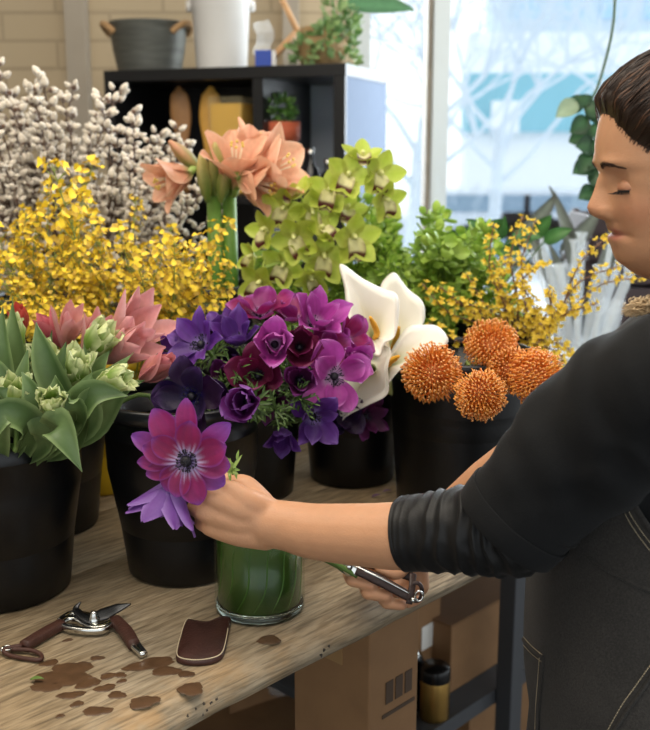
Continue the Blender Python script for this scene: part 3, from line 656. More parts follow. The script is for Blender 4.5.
# dark crates behind the woman
dkr_m = mat('dark_maroon_crate', '3a2a2c', rough=0.6, var=0.3, vscale=8)
for i, (px, z0, d, lab) in enumerate(((618, 0.9, (0.34, 0.28, 0.28), 'dark maroon crate on the side table behind the woman\'s chin'), (628, 1.18, (0.36, 0.28, 0.14), 'dark slatted crate stacked on the maroon crate'))):
    Y = 3.12; x = (px-325)/FPX*Y*1.02; o = thing('dark_crate', lab, 'crate', (x, Y, z0)); dx, dy, dz_ = d
    m = MB()
    m.box((x, Y, z0+0.008), (dx, dy, 0.012)); m.build('base', dkr_m, o, smooth=False)
    for k in range(int(dz_/0.065)):
        m = MB(); zz = z0+0.04+0.065*k; m.box((x, Y-dy/2+0.006, zz), (dx-0.02, 0.01, 0.05)); m.build('slat', dkr_m, o, smooth=False)
        m = MB(); m.box((x, Y+dy/2-0.006, zz), (dx-0.02, 0.01, 0.05)); m.build('slat', dkr_m, o, smooth=False)
        for s in (-1, 1):
            m = MB(); m.box((x+s*(dx/2-0.006), Y, zz), (0.01, dy-0.02, 0.05)); m.build('slat', dkr_m, o, smooth=False)
    for s in (-1, 1):
        for q in (-1, 1):
            m = MB(); m.box((x+s*(dx/2-0.02), Y+q*(dy/2-0.02), z0+dz_/2), (0.02, 0.02, dz_)); m.build('corner_post', dkr_m, o, smooth=False)
# large dark pointed leaves (banana-like) by the window
def P2(px, py, Y): return V(((px-325)/FPX*(Y*math.cos(PITCH)+(CAMZ-szp(py, Y))*math.sin(PITCH)), Y, szp(py, Y)))
dl = thing('dark_leaf_plant', 'plant with long dark pointed leaves before the window by the face', 'plant', tuple(P2(572, 420, 2.9)*1.0)); dl.location.z = 0.9
m = MB(); b0 = V((dl.location.x, 2.9, 0.9)); m.lathe([(0.001, 0), (0.06, 0), (0.08, 0.14), (0.075, 0.14), (0.001, 0.1)], b0, n=28); m.build('pot', lam_m, dl)
gd, gl_ = hx('4a4a42'), hx('6d7263')
for a, b, wd in (((566, 330), (520, 225), .06), ((520, 232), (556, 192), .05), ((560, 250), (600, 205), .055), ((575, 300), (548, 186), .06), ((568, 330), (545, 240), .05), ((585, 300), (612, 215), .06)):
    m = MB(); blade(m, P2(a[0], a[1], 2.9), P2(b[0], b[1], 2.86), wd, 0.03, (0.4, -0.8, 0.3), gd, gl_); m.build('leaf', leaf_m, dl, sub=1)
m = MB()
for q in ((566, 330), (575, 300), (568, 330), (585, 300), (560, 250), (520, 232)):
    m.tube(spline([b0+V((0, 0, 0.1)), (b0+P2(q[0], q[1], 2.9))/2+V((0.02, 0, 0)), P2(q[0], q[1], 2.9)], 4), 0.004, 5, col=gd)
m.build('stalk', stem_m, dl)
# trailing plant hanging from above by the woman's forehead
tq = P2(600, 96, 2.5)
tr = thing('trailing_plant', 'dark green trailing plant hanging in front of the window by the forehead', 'plant', tuple(tq))
m = MB(); rnd = random.Random(9)
vine = spline([P2(585, 108, 2.5), P2(592, 140, 2.5), P2(590, 165, 2.48), P2(597, 195, 2.5)], 5)
m.tube(vine, 0.004, 5, col=hx('3d5a3a')); m.tube(spline([P2(600, -120, 2.5), P2(615, 0, 2.5), P2(600, 80, 2.5), P2(585, 108, 2.5)], 5), 0.004, 5, col=hx('3d5a3a')); m.build('vine', stem_m, tr)
for i in range(19):
    p = vine[min(len(vine)-1, int(i*len(vine)/17))] if i < 17 else vine[i-17]; a = rnd.uniform(-1.2, 1.2)+(PI if i % 2 else 0)
    q = p+V((math.cos(a)*0.05, rnd.uniform(-.03, .03), math.sin(a)*0.045-0.012)); m = MB()
    blade(m, p, q, 0.05, 0.006, (rnd.uniform(-.3, .3), -0.9, rnd.uniform(0, .5)), hx('27442c'), hx('3b5f38')); m.build('leaf', leaf_m, tr, sub=1)
m = MB(); blade(m, P2(576, 102, 2.48), P2(555, 118, 2.45), 0.045, 0.004, (0.2, -0.9, 0.4), hx('8c9f80'), hx('9fb091')); o = m.build('leaf', leaf_m, tr, sub=1); o['label'] = 'pale green leaf'
# ================================================================== flowers
def petal(m, M, o, L_, W, prof, a0, curl, cfn, cup=0.15, nu=9, nv=5, ruf=0.0, rf=9.0, twist=0.0, seed=0.0, r0=0.0):
    """one petal: M maps local (x out, y side, z flower axis); a0 = angle above the open plane at the base, curl = total bend"""
    rows = []; cols = []; x, z, a = r0, 0.0, a0; st = L_/nu
    for i in range(nu+1):
        u = i/nu; wv = W*0.5*max(prof(u), 0.03); nx, nz_ = -math.sin(a), math.cos(a); row = []; cr = []
        for j in range(nv):
            v = -1+2*j/(nv-1)
            off = cup*wv*2*v*v + ruf*W*abs(v)**1.5*(0.3+u)*math.sin(rf*u+4*v+seed)
            y = v*wv; tw = twist*u
            row.append(o + M @ V((x+nx*off+0.0*tw, y+tw*off, z+nz_*off)))
            cr.append(cfn(u, v))
        rows.append(row); cols.append(cr)
        x += st*math.cos(a); z += st*math.sin(a); a += curl/nu
    m.grid(rows, cols)
def Rz(a): return Matrix.Rotation(a, 3, 'Z')
def obov(u): return max(0.0, math.sin(PI*(0.06+0.94*u)**1.5))**0.62 if u < 0.995 else 0.12
def oval(u): return max(0.0, math.sin(PI*(0.05+0.93*u)))**0.7
def lance(u): return max(0.0, math.sin(PI*(0.08+0.92*u)**0.8))**0.9
def pointy(u): return (math.sin(PI*min(1, (0.12+0.88*u))**0.75)**0.8) if u < 0.99 else 0.02
G1, G2, G3 = hx('5f7f3c'), hx('8fae56'), hx('3d5a26')

def stem_to(m, top, bucket, col, r=0.0022, spread=0.5, back=None):
    b, c, r1 = bucket; bx_ = c.x+(top.x-c.x)*spread*0.35; by_ = c.y+(top.y-c.y)*spread*0.35
    p0 = V((bx_, by_, TZ+0.03)); p1 = V((c.x+(top.x-c.x)*spread*0.8, c.y+(top.y-c.y)*spread*0.8, c.z-0.01))
    d = p1-V((c.x, c.y, p1.z)); 
    if d.length > r1*0.6: p1 = V((c.x, c.y, p1.z))+d.normalized()*r1*0.6
    p0 = V((c.x, c.y, p0.z))+(V((p1.x-c.x, p1.y-c.y, 0))*0.35)
    pts = [p0, p1, (p1+top)/2+V((0, 0, 0.012)), top] if back is None else [p0, p1, back, top]
    m.tube(spline(pts, 5), r, 7, col=col)
    return p1

# ---------------------------------------------------------------- anemones
def opoint(u): return max(0.0, math.sin(PI*(0.05+0.93*u)**1.25))**0.75*(1-0.35*sst(.8, 1, u))
def anemone(px, py, d, size, axis, kind, label, n=7, bucket=None, open_=0.35, seed=0, name='anemone', stem=True, hero=False, n2=0):
    rnd = random.Random(seed+77); c = P(px, py, d); M0 = frame(axis, rnd.uniform(0, 6))
    a, b, edge, ctr = [hx(q) for q in kind]
    o = thing(name, label, 'flower', tuple(c), None if hero else 'purple anemones in the bunch')
    L_ = size/FPX*d*0.5; style = 1 if (kind is K_vio or seed % 4 == 3) else 0
    for ring in range(2 if n > 5 else 1):
        cnt = n//2 if ring else n-n//2
        for k in range(cnt):
            ph = 2*PI*(k+0.5*ring)/cnt+rnd.uniform(-.12, .12); LL = L_*rnd.uniform(0.92, 1.1)*(0.9 if ring else 1.06)
            t = rnd.uniform(0, 1); body = mix(a, b, t)
            def cf(u, v, body=body):
                q = mix(ctr, body, sst(0.10, 0.36, u+0.04*abs(v))); q = mix(q, edge, 0.75*sst(0.72, 1.0, max(u, abs(v)*0.9*u+0.2)))
                return mix(q, tuple(x*0.6 for x in q), 0.35*(0.5+0.5*math.sin(v*19)))if 0.2 < u else q
            m = MB(); petal(m, M0 @ Rz(ph), c + M0@V((0, 0, 0.0015*ring-0.001)), LL, LL*(0.80 if style == 0 else 0.56)*rnd.uniform(0.85, 1.12), obov if style == 0 else opoint, open_+0.22*ring+rnd.uniform(-.1, .12), rnd.uniform(-0.35, 0.25)+(0.7*(open_-0.3)), cf, cup=0.18, nu=14, nv=11, ruf=0.075, rf=rnd.uniform(6, 10), seed=rnd.uniform(0, 6), r0=0.003)
            m.build('petal', petal_m, o)
    # domed centre with a ring of stamens
    m = MB(); rc = L_*0.115; zc = L_*0.10
    m.ball(c+M0@V((0, 0, zc)), (rc, rc, rc*0.85), 12, 8, M=M0, col=hx('14121f')); 
    for k in range(46):
        t = rnd.uniform(0.6, 1.0); ph = rnd.uniform(0, 2*PI); rr = L_*rnd.uniform(0.17, 0.28)
        p1 = c+M0@V((rr*math.cos(ph), rr*math.sin(ph), zc*0.7+L_*rnd.uniform(0.02, 0.14)))
        m.tube([c+M0@V((0.6*rc*math.cos(ph), 0.6*rc*math.sin(ph), 0)), p1], [0.0003, 0.0004], 4, col=hx('2a2140')); m.ball(p1, L_*0.02, 6, 4, col=hx('15131f'))
    m.build('stamens', stem_m, o)
    if stem and bucket:
        m = MB(); z = M0@V((0, 0, 1)); q = c-z*0.006
        stem_to(m, q, bucket, G1, 0.0026, 0.75, back=c-z*0.045+V((0, 0.012, -0.03))); m.build('stem', stem_m, o)
        m = MB()
        for k in range(9):       # feathery collar
            ph = k*2*PI/9; e = c-z*0.03+M0@V((0.03*math.cos(ph), 0.03*math.sin(ph), 0.004+rnd.uniform(-.006, .006)))
            blade(m, c-z*0.03, e, 0.006, 0.003, z, hx('334a22'), hx('56703a'), n=5)
            for s in (-1, 1):
                f = c-z*0.03+(e-c+z*0.03)*0.5; blade(m, f, f+(e-f)*0.8+M0@V((-math.sin(ph), math.cos(ph), 0))*0.010*s, 0.004, 0.001, z, hx('48602e'), hx('5f7a3c'), n=4)
        m.build('leaf_collar', leaf_m, o)
    return o, c, M0
K_mag = ('98205f', '86246e', 'b35ab0', 'c89ad0'); K_vio = ('542a7c', '642f8c', '8a62ba', '9a84c4'); K_plum = ('4a1140', '5c1650', '7a3480', '2c0b2c')
K_pink = ('a83494', 'b245a0', 'cf7ac8', 'e0bce2'); K_dark = ('2a0d33', '1c0b38', '45255e', '1a1560'); K_crim = ('5a0f33', '6b123c', '8a2c66', '2a0818'); K_lil = ('9460b8', 'a56fc6', 'b98ad8', 'dccaf0')
AB = B['anem']; MB_ = B['mid']
AN = [  # px, py, depth, size, axis, kind, bucket, n, open, label
 (203, 342, 1.42, 66, (-0.5, -0.7, 0.55), K_vio, AB, 8, 0.45, 'violet anemone with pointed petals at the left of the bunch'),
 (239, 340, 1.47, 60, (-0.1, -0.5, 0.8), K_vio, AB, 7, 0.75, 'deep violet cupped anemone at the top left of the bunch'),
 (222, 325, 1.52, 50, (-0.4, -0.2, 0.9), K_vio, AB, 7, 0.5, 'violet anemone at the back left of the bunch'),
 (279, 341, 1.38, 60, (0.0, -0.95, 0.35), K_pink, AB, 7, 0.85, 'pink-magenta cupped anemone with a dark centre near the middle of the bunch'),
 (266, 312, 1.52, 56, (-0.1, -0.3, 0.95), K_mag, AB, 7, 0.5, 'magenta anemone at the top centre of the bunch, left one'),
 (318, 322, 1.46, 68, (0.25, -0.6, 0.75), K_pink, MB_, 9, 0.7, 'bright pink-magenta full anemone at the top right of the bunch'),
 (303, 344, 1.40, 54, (0.1, -0.85, 0.35), K_crim, MB_, 7, 0.8, 'dark plum cupped anemone right of the pink-magenta one with the dark centre'),
 (347, 338, 1.50, 54, (0.8, -0.5, 0.5), K_mag, MB_, 7, 0.6, 'magenta anemone at the far right edge of the bunch, beside the calla lilies'),
 (337, 372, 1.40, 64, (0.35, -0.9, 0.1), K_pink, MB_, 7, 0.35, 'purple-pink open anemone with a dark centre and drooping lilac petals at the right'),
 (303, 376, 1.37, 56, (0.1, -0.8, 0.2), K_plum, MB_, 7, 0.9, 'plum half-closed anemone at the lower middle of the bunch'),
 (262, 372, 1.39, 56, (-0.1, -0.9, 0.3), K_crim, AB, 7, 0.6, 'dark crimson anemone at the centre of the bunch'),
 (252, 398, 1.33, 58, (-0.2, -0.9, 0.25), ('5e1a60', '6d2478', '9760b8', '4a1a58'), AB, 8, 0.95, 'plum-violet half-open anemone just above the holding hand'),
 (193, 392, 1.32, 66, (-0.3, -0.95, 0.15), K_dark, AB, 7, 0.35, 'nearly black purple anemone with a navy centre behind the held flower'),
 (222, 402, 1.37, 52, (-0.1, -0.9, 0.1), K_dark, AB, 7, 0.5, 'dark plum anemone between the near-black one and the plum-violet one'),
 (316, 412, 1.40, 56, (0.2, -0.8, -0.1), K_vio, MB_, 7, 0.6, 'violet-purple anemone hanging low at the right of the bunch'),
 (287, 425, 1.42, 50, (0.0, -0.8, -0.5), K_vio, MB_, 7, 0.8, 'violet anemone nodding at the bottom of the bunch'),
 (345, 408, 1.58, 44, (0.3, -0.6, 0.1), K_dark, MB_, 7, 0.6, 'dark purple anemone low beneath the white calla lilies, left one'),
 (368, 412, 1.62, 44, (0.4, -0.6, 0.1), K_plum, MB_, 7, 0.6, 'dark purple anemone low beneath the white calla lilies, right one'),
 (242, 366, 1.46, 46, (-0.3, -0.8, 0.4), K_dark, AB, 7, 0.7, 'dark purple anemone set deep between the violet and crimson ones'),
 (297, 318, 1.55, 54, (0.1, -0.2, 1.0), K_mag, MB_, 7, 0.5, 'magenta anemone at the top centre of the bunch, right one'),
 (228, 378, 1.42, 44, (-0.1, -0.8, 0.4), K_plum, AB, 7, 0.8, 'plum anemone tucked behind the near-black one'),
 (275, 395, 1.43, 50, (0.0, -0.85, 0.2), K_plum, AB, 7, 0.6, 'plum anemone in the shade under the dark crimson one'),
 (350, 362, 1.46, 48, (0.7, -0.6, 0.3), K_pink, MB_, 7, 0.7, 'purple-pink anemone at the right edge just above the drooping lilac one'),
 (180, 352, 1.46, 44, (-0.8, -0.5, 0.4), K_vio, AB, 7, 0.6, 'violet anemone turned away at the far left of the bunch'),
 (325, 350, 1.45, 54, (0.5, -0.7, 0.3), K_mag, MB_, 7, 0.5, 'magenta anemone under the bright pink-magenta full one'),
]
for i, (px, py, d, sz, ax, kd, bk, n, op, lab) in enumerate(AN):
    anemone(px-(4 if px > 240 else 0), py+4, d, sz*1.17, ax, kd, lab, n=n, bucket=bk, open_=op, seed=i*3)
# feathery anemone foliage between the blooms
def ferny(c, r, label, seed):
    rnd = random.Random(seed); m = MB()
    for i in range(16):
        d = V((rnd.gauss(0, 1), rnd.gauss(0, 0.6), rnd.gauss(0, 0.8))).normalized(); e = c+d*r*rnd.uniform(0.6, 1)
        blade(m, c, e, 0.004, 0.002, (0, -0.7, 0.7), hx('2f4320'), hx('516a34'), n=5)
        for q in (0.4, 0.65, 0.85):
            f = c+(e-c)*q; s = V((rnd.gauss(0, 1), rnd.gauss(0, .5), rnd.gauss(0, 1))).normalized(); blade(m, f, f+(d+s).normalized()*r*0.35, 0.003, 0.001, (0, -0.7, 0.7), hx('3b5227'), hx('5f7a3c'), n=4)
    o = m.build('foliage_sprig', leaf_m); tag(o, label, 'foliage', 'feathery anemone leaves')
for i, (px, py, d, r) in enumerate(((237, 372, 1.38, .04), (285, 395, 1.42, .045), (330, 395, 1.45, .035), (300, 400, 1.36, .03), (225, 385, 1.40, .03), (275, 410, 1.36, .03))):
    ferny(P(px, py, d), r, 'feathery green anemone leaf tuft '+['under the deep violet bloom', 'under the plum half-closed bloom', 'at the lower right, beside the drooping lilac petals', 'in the lower middle of the bunch', 'between the near-black and plum blooms', 'lowest, above the glass vase'][i], i)

# held flowers: the hero anemone and the drooping violet one
hc_ax = V((-0.12, -0.97, 0.20))
def hero():
    c = P(187, 461, 1.165); M0 = frame(hc_ax, 0)
    o = thing('anemone', 'magenta anemone with a white-ringed dark centre held in front of the bunch', 'flower', tuple(c))
    K = [  # image angle, length px, width px, lift, ring
     (126, 61, 29, 0.05, 0), (91, 62, 22, 0.10, 0), (42, 58, 22, 0.10, 0), (159, 64, 21, -0.05, 0), (184, 51, 18, 0.0, 0), (-31, 43, 26, 0.08, 0), (-128, 37, 26, 0.05, 0), (-160, 44, 20, 0.02, 0),
     (82, 42, 26, 0.42, 1), (23, 45, 29, 0.22, 1), (-4, 43, 27, 0.15, 1), (-73, 44, 26, 0.15, 1), (164, 46, 24, 0.15, 1), (146, 40, 23, 0.28, 1), (-105, 36, 22, 0.2, 1)]
    rnd = random.Random(5); mg, pk, ed_, wh = hx('8e1748'), hx('942060'), hx('7a45a4'), hx('cdbfe8')
    for k, (ang, L_, W, lift, ring) in enumerate(K):
        body = mix(mg, pk, rnd.random()); purple = 0.7 if ang in (159, -31, 42) else 0.1
        def cf(u, v, body=body, purple=purple):
            q = mix(wh, body, sst(0.10, 0.42, u+0.10*math.sin(v*13))); q = mix(q, ed_, purple*sst(0.2, 1, u)); q = mix(q, ed_, 0.7*sst(0.82, 1.02, max(u, abs(v)*0.95)))
            return mix(q, hx('5d1c58'), 0.22*(0.5+0.5*math.sin(v*21))*sst(0.15, 0.4, u))
        m = MB(); petal(m, M0 @ Rz(R(ang)), c+M0@V((0, 0, 0.0022*ring-0.002)), L_/FPX*1.165, W/FPX*1.165*1.06, obov, lift, rnd.uniform(-0.35, 0.05), cf, cup=0.10, nu=16, nv=11, ruf=0.03, rf=7, seed=k*1.3, r0=0.002)
        m.build('petal', petal_m, o)
    m = MB(); m.ball(c+M0@V((0, 0, 0.005)), (0.0065, 0.0065, 0.0055), 16, 10, M=M0, col=hx('111016'))
    for k in range(60):
        d = V((rnd.gauss(0, 1), rnd.gauss(0, 1), abs(rnd.gauss(0, 1)))).normalized(); m.ball(c+M0@(V((0, 0, 0.005))+d*0.0064), 0.0008, 5, 4, col=hx('22202c'))
    m.build('centre', stem_m, o)
    m = MB()
    for k in range(64):
        ph = rnd.uniform(0, 6.28); rr = rnd.uniform(0.0085, 0.0135); p1 = c+M0@V((rr*math.cos(ph), rr*math.sin(ph), 0.004+rnd.uniform(0, 0.004)))
        m.tube([c+M0@V((0.004*math.cos(ph), 0.004*math.sin(ph), 0.001)), p1], 0.00028, 4, col=hx('3b2b57')); m.ball(p1, 0.0011, 6, 4, col=hx('15131f'))
    m.build('stamens', stem_m, o)
    return o, c, M0
hero_o, hero_c, heroM = hero()
def droop():
    c = P(177, 473, 1.195); ax = V((-0.36, -0.30, -0.85)); M0 = frame(ax, 0.3)
    o = thing('anemone', 'violet many-petalled anemone drooping beneath the held magenta one', 'flower', tuple(c)); rnd = random.Random(8)
    a, b, e = hx('6b3c90'), hx('7c4aa2'), hx('a684c8')
    for ring, (cnt, lift, LL) in enumerate(((9, 0.95, 0.074), (8, 1.12, 0.072), (6, 1.25, 0.06))):
        for k in range(cnt):
            body = mix(a, b, rnd.random())
            def cf(u, v, body=body): return mix(mix(hx('5a3488'), body, sst(0, .6, u)), e, 0.7*sst(0.4, 1, abs(v))*0.8+0.15*math.sin(v*14))
            m = MB(); l2 = LL*rnd.uniform(0.85, 1.1); petal(m, M0@Rz(2*PI*(k+0.5*ring)/cnt+rnd.uniform(-.15, .15)), c, l2, l2*0.38, oval, lift+rnd.uniform(-.15, .15), rnd.uniform(-0.5, 0.1), cf, cup=0.22, nu=10, nv=7, ruf=0.05, seed=k)
            m.build('petal', petal_m, o)
    m = MB(); m.ball(c+M0@V((0, 0, 0.01)), 0.006, 12, 8, col=hx('15131f')); m.build('centre', stem_m, o)
    return o, c
droop_o, droop_c = droop()

# ---------------------------------------------------------------- calla lilies
calla_m = mat('calla_spathe', attr=True, rough=0.5, transl=0.25, sheen=0.1); spad_m = mat('calla_spadix', 'e2a52a', rough=0.7, bump=0.6, bscale=500)
def calla(label, throat, rim, bucket, bow=0.045, spad=None, back=1):
    """a spathe spread between its throat and a rim given as seen; bow = how deep the throat sits behind (or in front of) the rim"""
    tx, ty, td = throat; th = P(tx, ty, td+bow*back); o = thing('calla_lily', label, 'flower', tuple(th), 'white calla lilies')
    n0 = len(rim); rp = [P(a, b, td+dd) for a, b, dd in rim]; ring = []
    for i in range(n0):
        p0, p1, p2, p3 = rp[i-1], rp[i], rp[(i+1) % n0], rp[(i+2) % n0]
        for k in range(6): t = k/6; ring.append(0.5*((2*p1)+(p2-p0)*t+(2*p0-5*p1+4*p2-p3)*t*t+(3*p1-p0-3*p2+p3)*t**3))
    wht, crm, grn = hx('f2eee4'), hx('ece8d2'), hx('b8c47c'); ctr = sum(ring, V((0, 0, 0)))/len(ring); nrm = (th-ctr)
    tube0 = th+V((0.004, 0.012 if back > 0 else 0.06, -0.045 if back > 0 else -0.03)); rows = []; cols = []; nu = 22; N_ = len(ring)
    for i in range(-5, nu+1):
        row = []; cr = []
        for j, q in enumerate(ring):
            a = 2*PI*j/N_; d = (q-th); d2 = d-nrm.normalized()*d.dot(nrm.normalized()); rn = d2.normalized()*0.007
            if i <= 0: t = (i+5)/5; p = tube0.lerp(th, t)+rn
            else:
                u = i/nu; prof = u**0.55 if back > 0 else u**0.8
                p = th+rn*(1-u)+d2*u+(d-d2)*prof+V((0, 0, 0))
                if u > .85: p = p+(d2.normalized()*0.003+V((0, 0.010*back, 0)))*((u-.85)/.15)**2
                p = p+nrm.normalized()*0.0022*math.sin(a*5+u*3)*u
            row.append(p); cr.append(mix(grn, mix(crm, wht, sst(.1, .6, i/nu)), sst(-.2, .22, i/nu)))
        rows.append(row); cols.append(cr)
    m = MB(); m.grid(rows, cols, closed=True); m.build('spathe', calla_m, o, solid=0.0011)
    if spad:
        s0 = th.lerp(P(*spad[0]), 0.2); s1 = P(*spad[0]); s2 = P(*spad[1]); pp = spline([s0, s1, s2], 6)
        m = MB(); m.tube(pp, lerpl([.0035, .0045, .0048, .0046, .002], len(pp)), 12); m.build('spadix', spad_m, o)
    m = MB(); stem_to(m, tube0, bucket, hx('6f9440'), 0.006, 0.7); m.build('stem', stem_m, o)
CB = B['calla']
calla('white calla lily with a tall pointed tip nearest the anemones', (374, 340, 1.56), [(341, 266, .02), (361, 280, .02), (382, 290, .02), (396, 298, .015), (397, 318, .01), (393, 338, .0), (384, 344, -.02), (379, 356, -.03), (370, 352, -.03), (354, 334, -.02), (349, 316, 0), (346, 290, .01)], CB, bow=0.055, spad=((377, 332, 1.560), (370, 317, 1.528)))
calla('white calla lily standing behind the tall pointed one', (392, 350, 1.66), [(392, 275, .03), (401, 281, .03), (412, 294, .02), (423, 307, .01), (422, 324, .0), (408, 334, -.015), (396, 362, -.02), (386, 352, 0), (380, 320, .01), (382, 288, .03)], CB, bow=0.055, spad=((395, 342, 1.650), (399, 327, 1.618)))
calla('white calla lily pointing right over the orange proteas', (388, 366, 1.58), [(448, 342, .0), (436, 328, .02), (420, 327, .02), (406, 332, .02), (394, 352, .01), (386, 362, .0), (382, 372, -.01), (385, 386, -.02), (397, 374, -.02), (412, 362, -.015), (438, 349, -.01)], CB, bow=0.02, spad=((390, 362, 1.565), (399, 356, 1.538)))
calla('white calla lily tipped down to the left, lowest of the four', (372, 368, 1.56), [(328, 428, .03), (334, 433, .03), (345, 415, .02), (366, 402, .01), (385, 392, .01), (386, 368, .0), (389, 352, .01), (380, 344, .02), (360, 344, .03), (352, 368, .03), (336, 400, .03)], CB, bow=0.03, back=-1)

# ---------------------------------------------------------------- pincushion proteas
pin_m = mat('protea_styles', attr=True, rough=0.5, transl=0.15)
def protea(px, py, d, size, axis, label, seed, bucket):
    rnd = random.Random(seed); c = P(px, py, d); M0 = frame(axis, 0); rr = size/FPX*d*0.5
    o = thing('pincushion_protea', label, 'flower', tuple(c), 'orange pincushion proteas')
    m = MB(); m.ball(c-M0@V((0, 0, rr*0.15)), (rr*0.55, rr*0.55, rr*0.5), 18, 12, M=M0, col=hx('d98440')); m.build('flower_head', pin_m, o)
    m = MB(); N_ = 300
    for k in range(N_):
        t = (k+0.5)/N_; z = 1-1.45*t; ph = k*2.39996; s = math.sqrt(max(0, 1-z*z)); d3 = V((s*math.cos(ph), s*math.sin(ph), z))
        p0 = d3*rr*0.45; L_ = rr*rnd.uniform(0.85, 1.05); up = V((0, 0, 1)); 
        p1 = d3*rr*0.8+V((0, 0, -0.05*rr)); p2 = d3*L_+up*rr*0.10+V((rnd.gauss(0, .02), rnd.gauss(0, .02), 0))*rr; p3 = d3*(L_*0.93)+up*rr*0.26*s
        cc = mix(hx('f08a30'), hx('f9b450'), rnd.random()); ct = mix(hx('fac466'), hx('f0853a'), rnd.random())
        m.tube([c+M0@q for q in (p0, p1, p2, p3)], [rr*0.018, rr*0.02, rr*0.018, rr*0.02], 4, col=[hx('ec8836'), cc, cc, ct]); m.ball(c+M0@p3, rr*0.032, 5, 4, col=hx('fbc07c'))
    tag(m.build('styles', pin_m, o), kind='stuff')
    m = MB(); z = M0@V((0, 0, 1)); stem_to(m, c-z*rr*0.3+V((0, .01, 0)), bucket, hx('7b8a4a'), 0.004, 0.7, back=c+V((0, rr*1.3, -rr*0.6))); m.build('stem', stem_m, o)
PB = B['protea']
protea(433, 374, 1.52, 62, (-0.4, -0.75, 0.5), 'orange pincushion protea at the left, beneath the calla lily', 1, PB)
protea(491, 348, 1.60, 56, (0.0, -0.6, 0.8), 'orange pincushion protea at the top of the group', 2, PB)
protea(480, 394, 1.47, 54, (0.0, -0.9, -0.1), 'yellow-orange pincushion protea hanging lowest over the bucket rim', 3, PB)
protea(509, 372, 1.57, 50, (0.1, -0.8, 0.4), 'orange pincushion protea between the top one and the rightmost one', 4, PB)
protea(533, 378, 1.52, 60, (0.5, -0.7, 0.3), 'orange pincushion protea at the right of the group', 5, PB)
m = MB()
for a, b in (((497, 325), (515, 300)), ((470, 395), (447, 410)), ((466, 340), (455, 300))): pass

# ---------------------------------------------------------------- tulips
def tulip(px, py, d, size, axis, label, cols, bucket, seed, n=6, parrot=False, wid=0.5, closed=1.25, grp=None, leaves=0, LL=None):
    rnd = random.Random(seed); c = P(px, py, d); M0 = frame(axis, rnd.uniform(0, 6)); L_ = size/FPX*d
    o = thing('parrot_tulip' if parrot else 'pink_tulip', label, 'tulip', tuple(c), grp); a, b, e = [hx(q) for q in cols]; base = c-M0@V((0, 0, L_*0.5))
    for ring in range(2):
        for k in range(n//2):
            lift = closed+rnd.uniform(-.12, .1)-0.12*(1-ring)
            def cf(u, v):
                q = mix(a, b, max(sst(0.55, 1.0, u), sst(0.5, 1.0, abs(v)))); q = mix(q, e, 0.6*sst(0.25, 0.0, abs(v))) if parrot else mix(q, e, 0.6*sst(0.5, 1, abs(v)))
                return q
            m = MB(); ll = L_*rnd.uniform(0.92, 1.08)*(1 if ring else 1.05)
            petal(m, M0@Rz(2*PI*(k+0.5*ring)/(n/2)+rnd.uniform(-.1, .1)), base, ll, ll*wid, (oval if (parrot or wid > 0.5) else opoint), (lift-0.30) if parrot else lift-0.10, rnd.uniform(0.05, 0.3) if not parrot else rnd.uniform(0.5, 0.8), cf, cup=0.28, nu=12, nv=9, ruf=0.13 if parrot else 0.012, rf=16 if parrot else 5, seed=rnd.uniform(0, 6), r0=L_*0.05)
            m.build('petal', petal_m, o)
    m = MB(); z = M0@V((0, 0, 1)); stem_to(m, base+z*0.002, bucket, hx('86a45c'), 0.0032, 0.8, back=base-z*0.05+V((0, 0, -0.01))); m.build('stem', stem_m, o)
    return o, base
FB = B['front']; KB = B['pink']
PW = ('86a544', 'e2e6ae', '7a9a42')
for i, (px, py, d, sz, ax, lab) in enumerate((
 (53, 409, 1.20, 38, (0.15, -0.7, 0.6), 'pale green parrot tulip at the front over the bucket rim'),
 (16, 400, 1.22, 38, (0.2, -0.4, 0.85), 'cream green parrot tulip at the left edge of the bucket'),
 (44, 370, 1.32, 40, (0.1, -0.3, 0.95), 'cream green parrot tulip in the middle of the left bucket'),
 (76, 376, 1.30, 42, (0.3, -0.3, 0.9), 'white green parrot tulip just right of the middle one'),
 (98, 347, 1.38, 44, (0.6, -0.2, 0.8), 'pale striped parrot tulip highest of its bucket against the pink tulips'),
 (112, 384, 1.27, 38, (0.9, -0.3, 0.35), 'white green parrot tulip leaning right towards the single pink tulip'),
 (13, 340, 1.38, 36, (-0.2, -0.2, 0.95), 'cream parrot tulip at the back left of the bucket'),
 (-14, 372, 1.30, 38, (-0.3, -0.4, 0.9), 'parrot tulip cut by the left edge of the picture'))):
    tulip(px, py-4, d-0.02, sz*1.12, ax, lab, PW, FB, i*5+2, n=8, parrot=True, wid=0.50, closed=1.42, grp='pale green parrot tulips')
PK = ('e0a49a', 'e09a9e', 'f0c4c0')
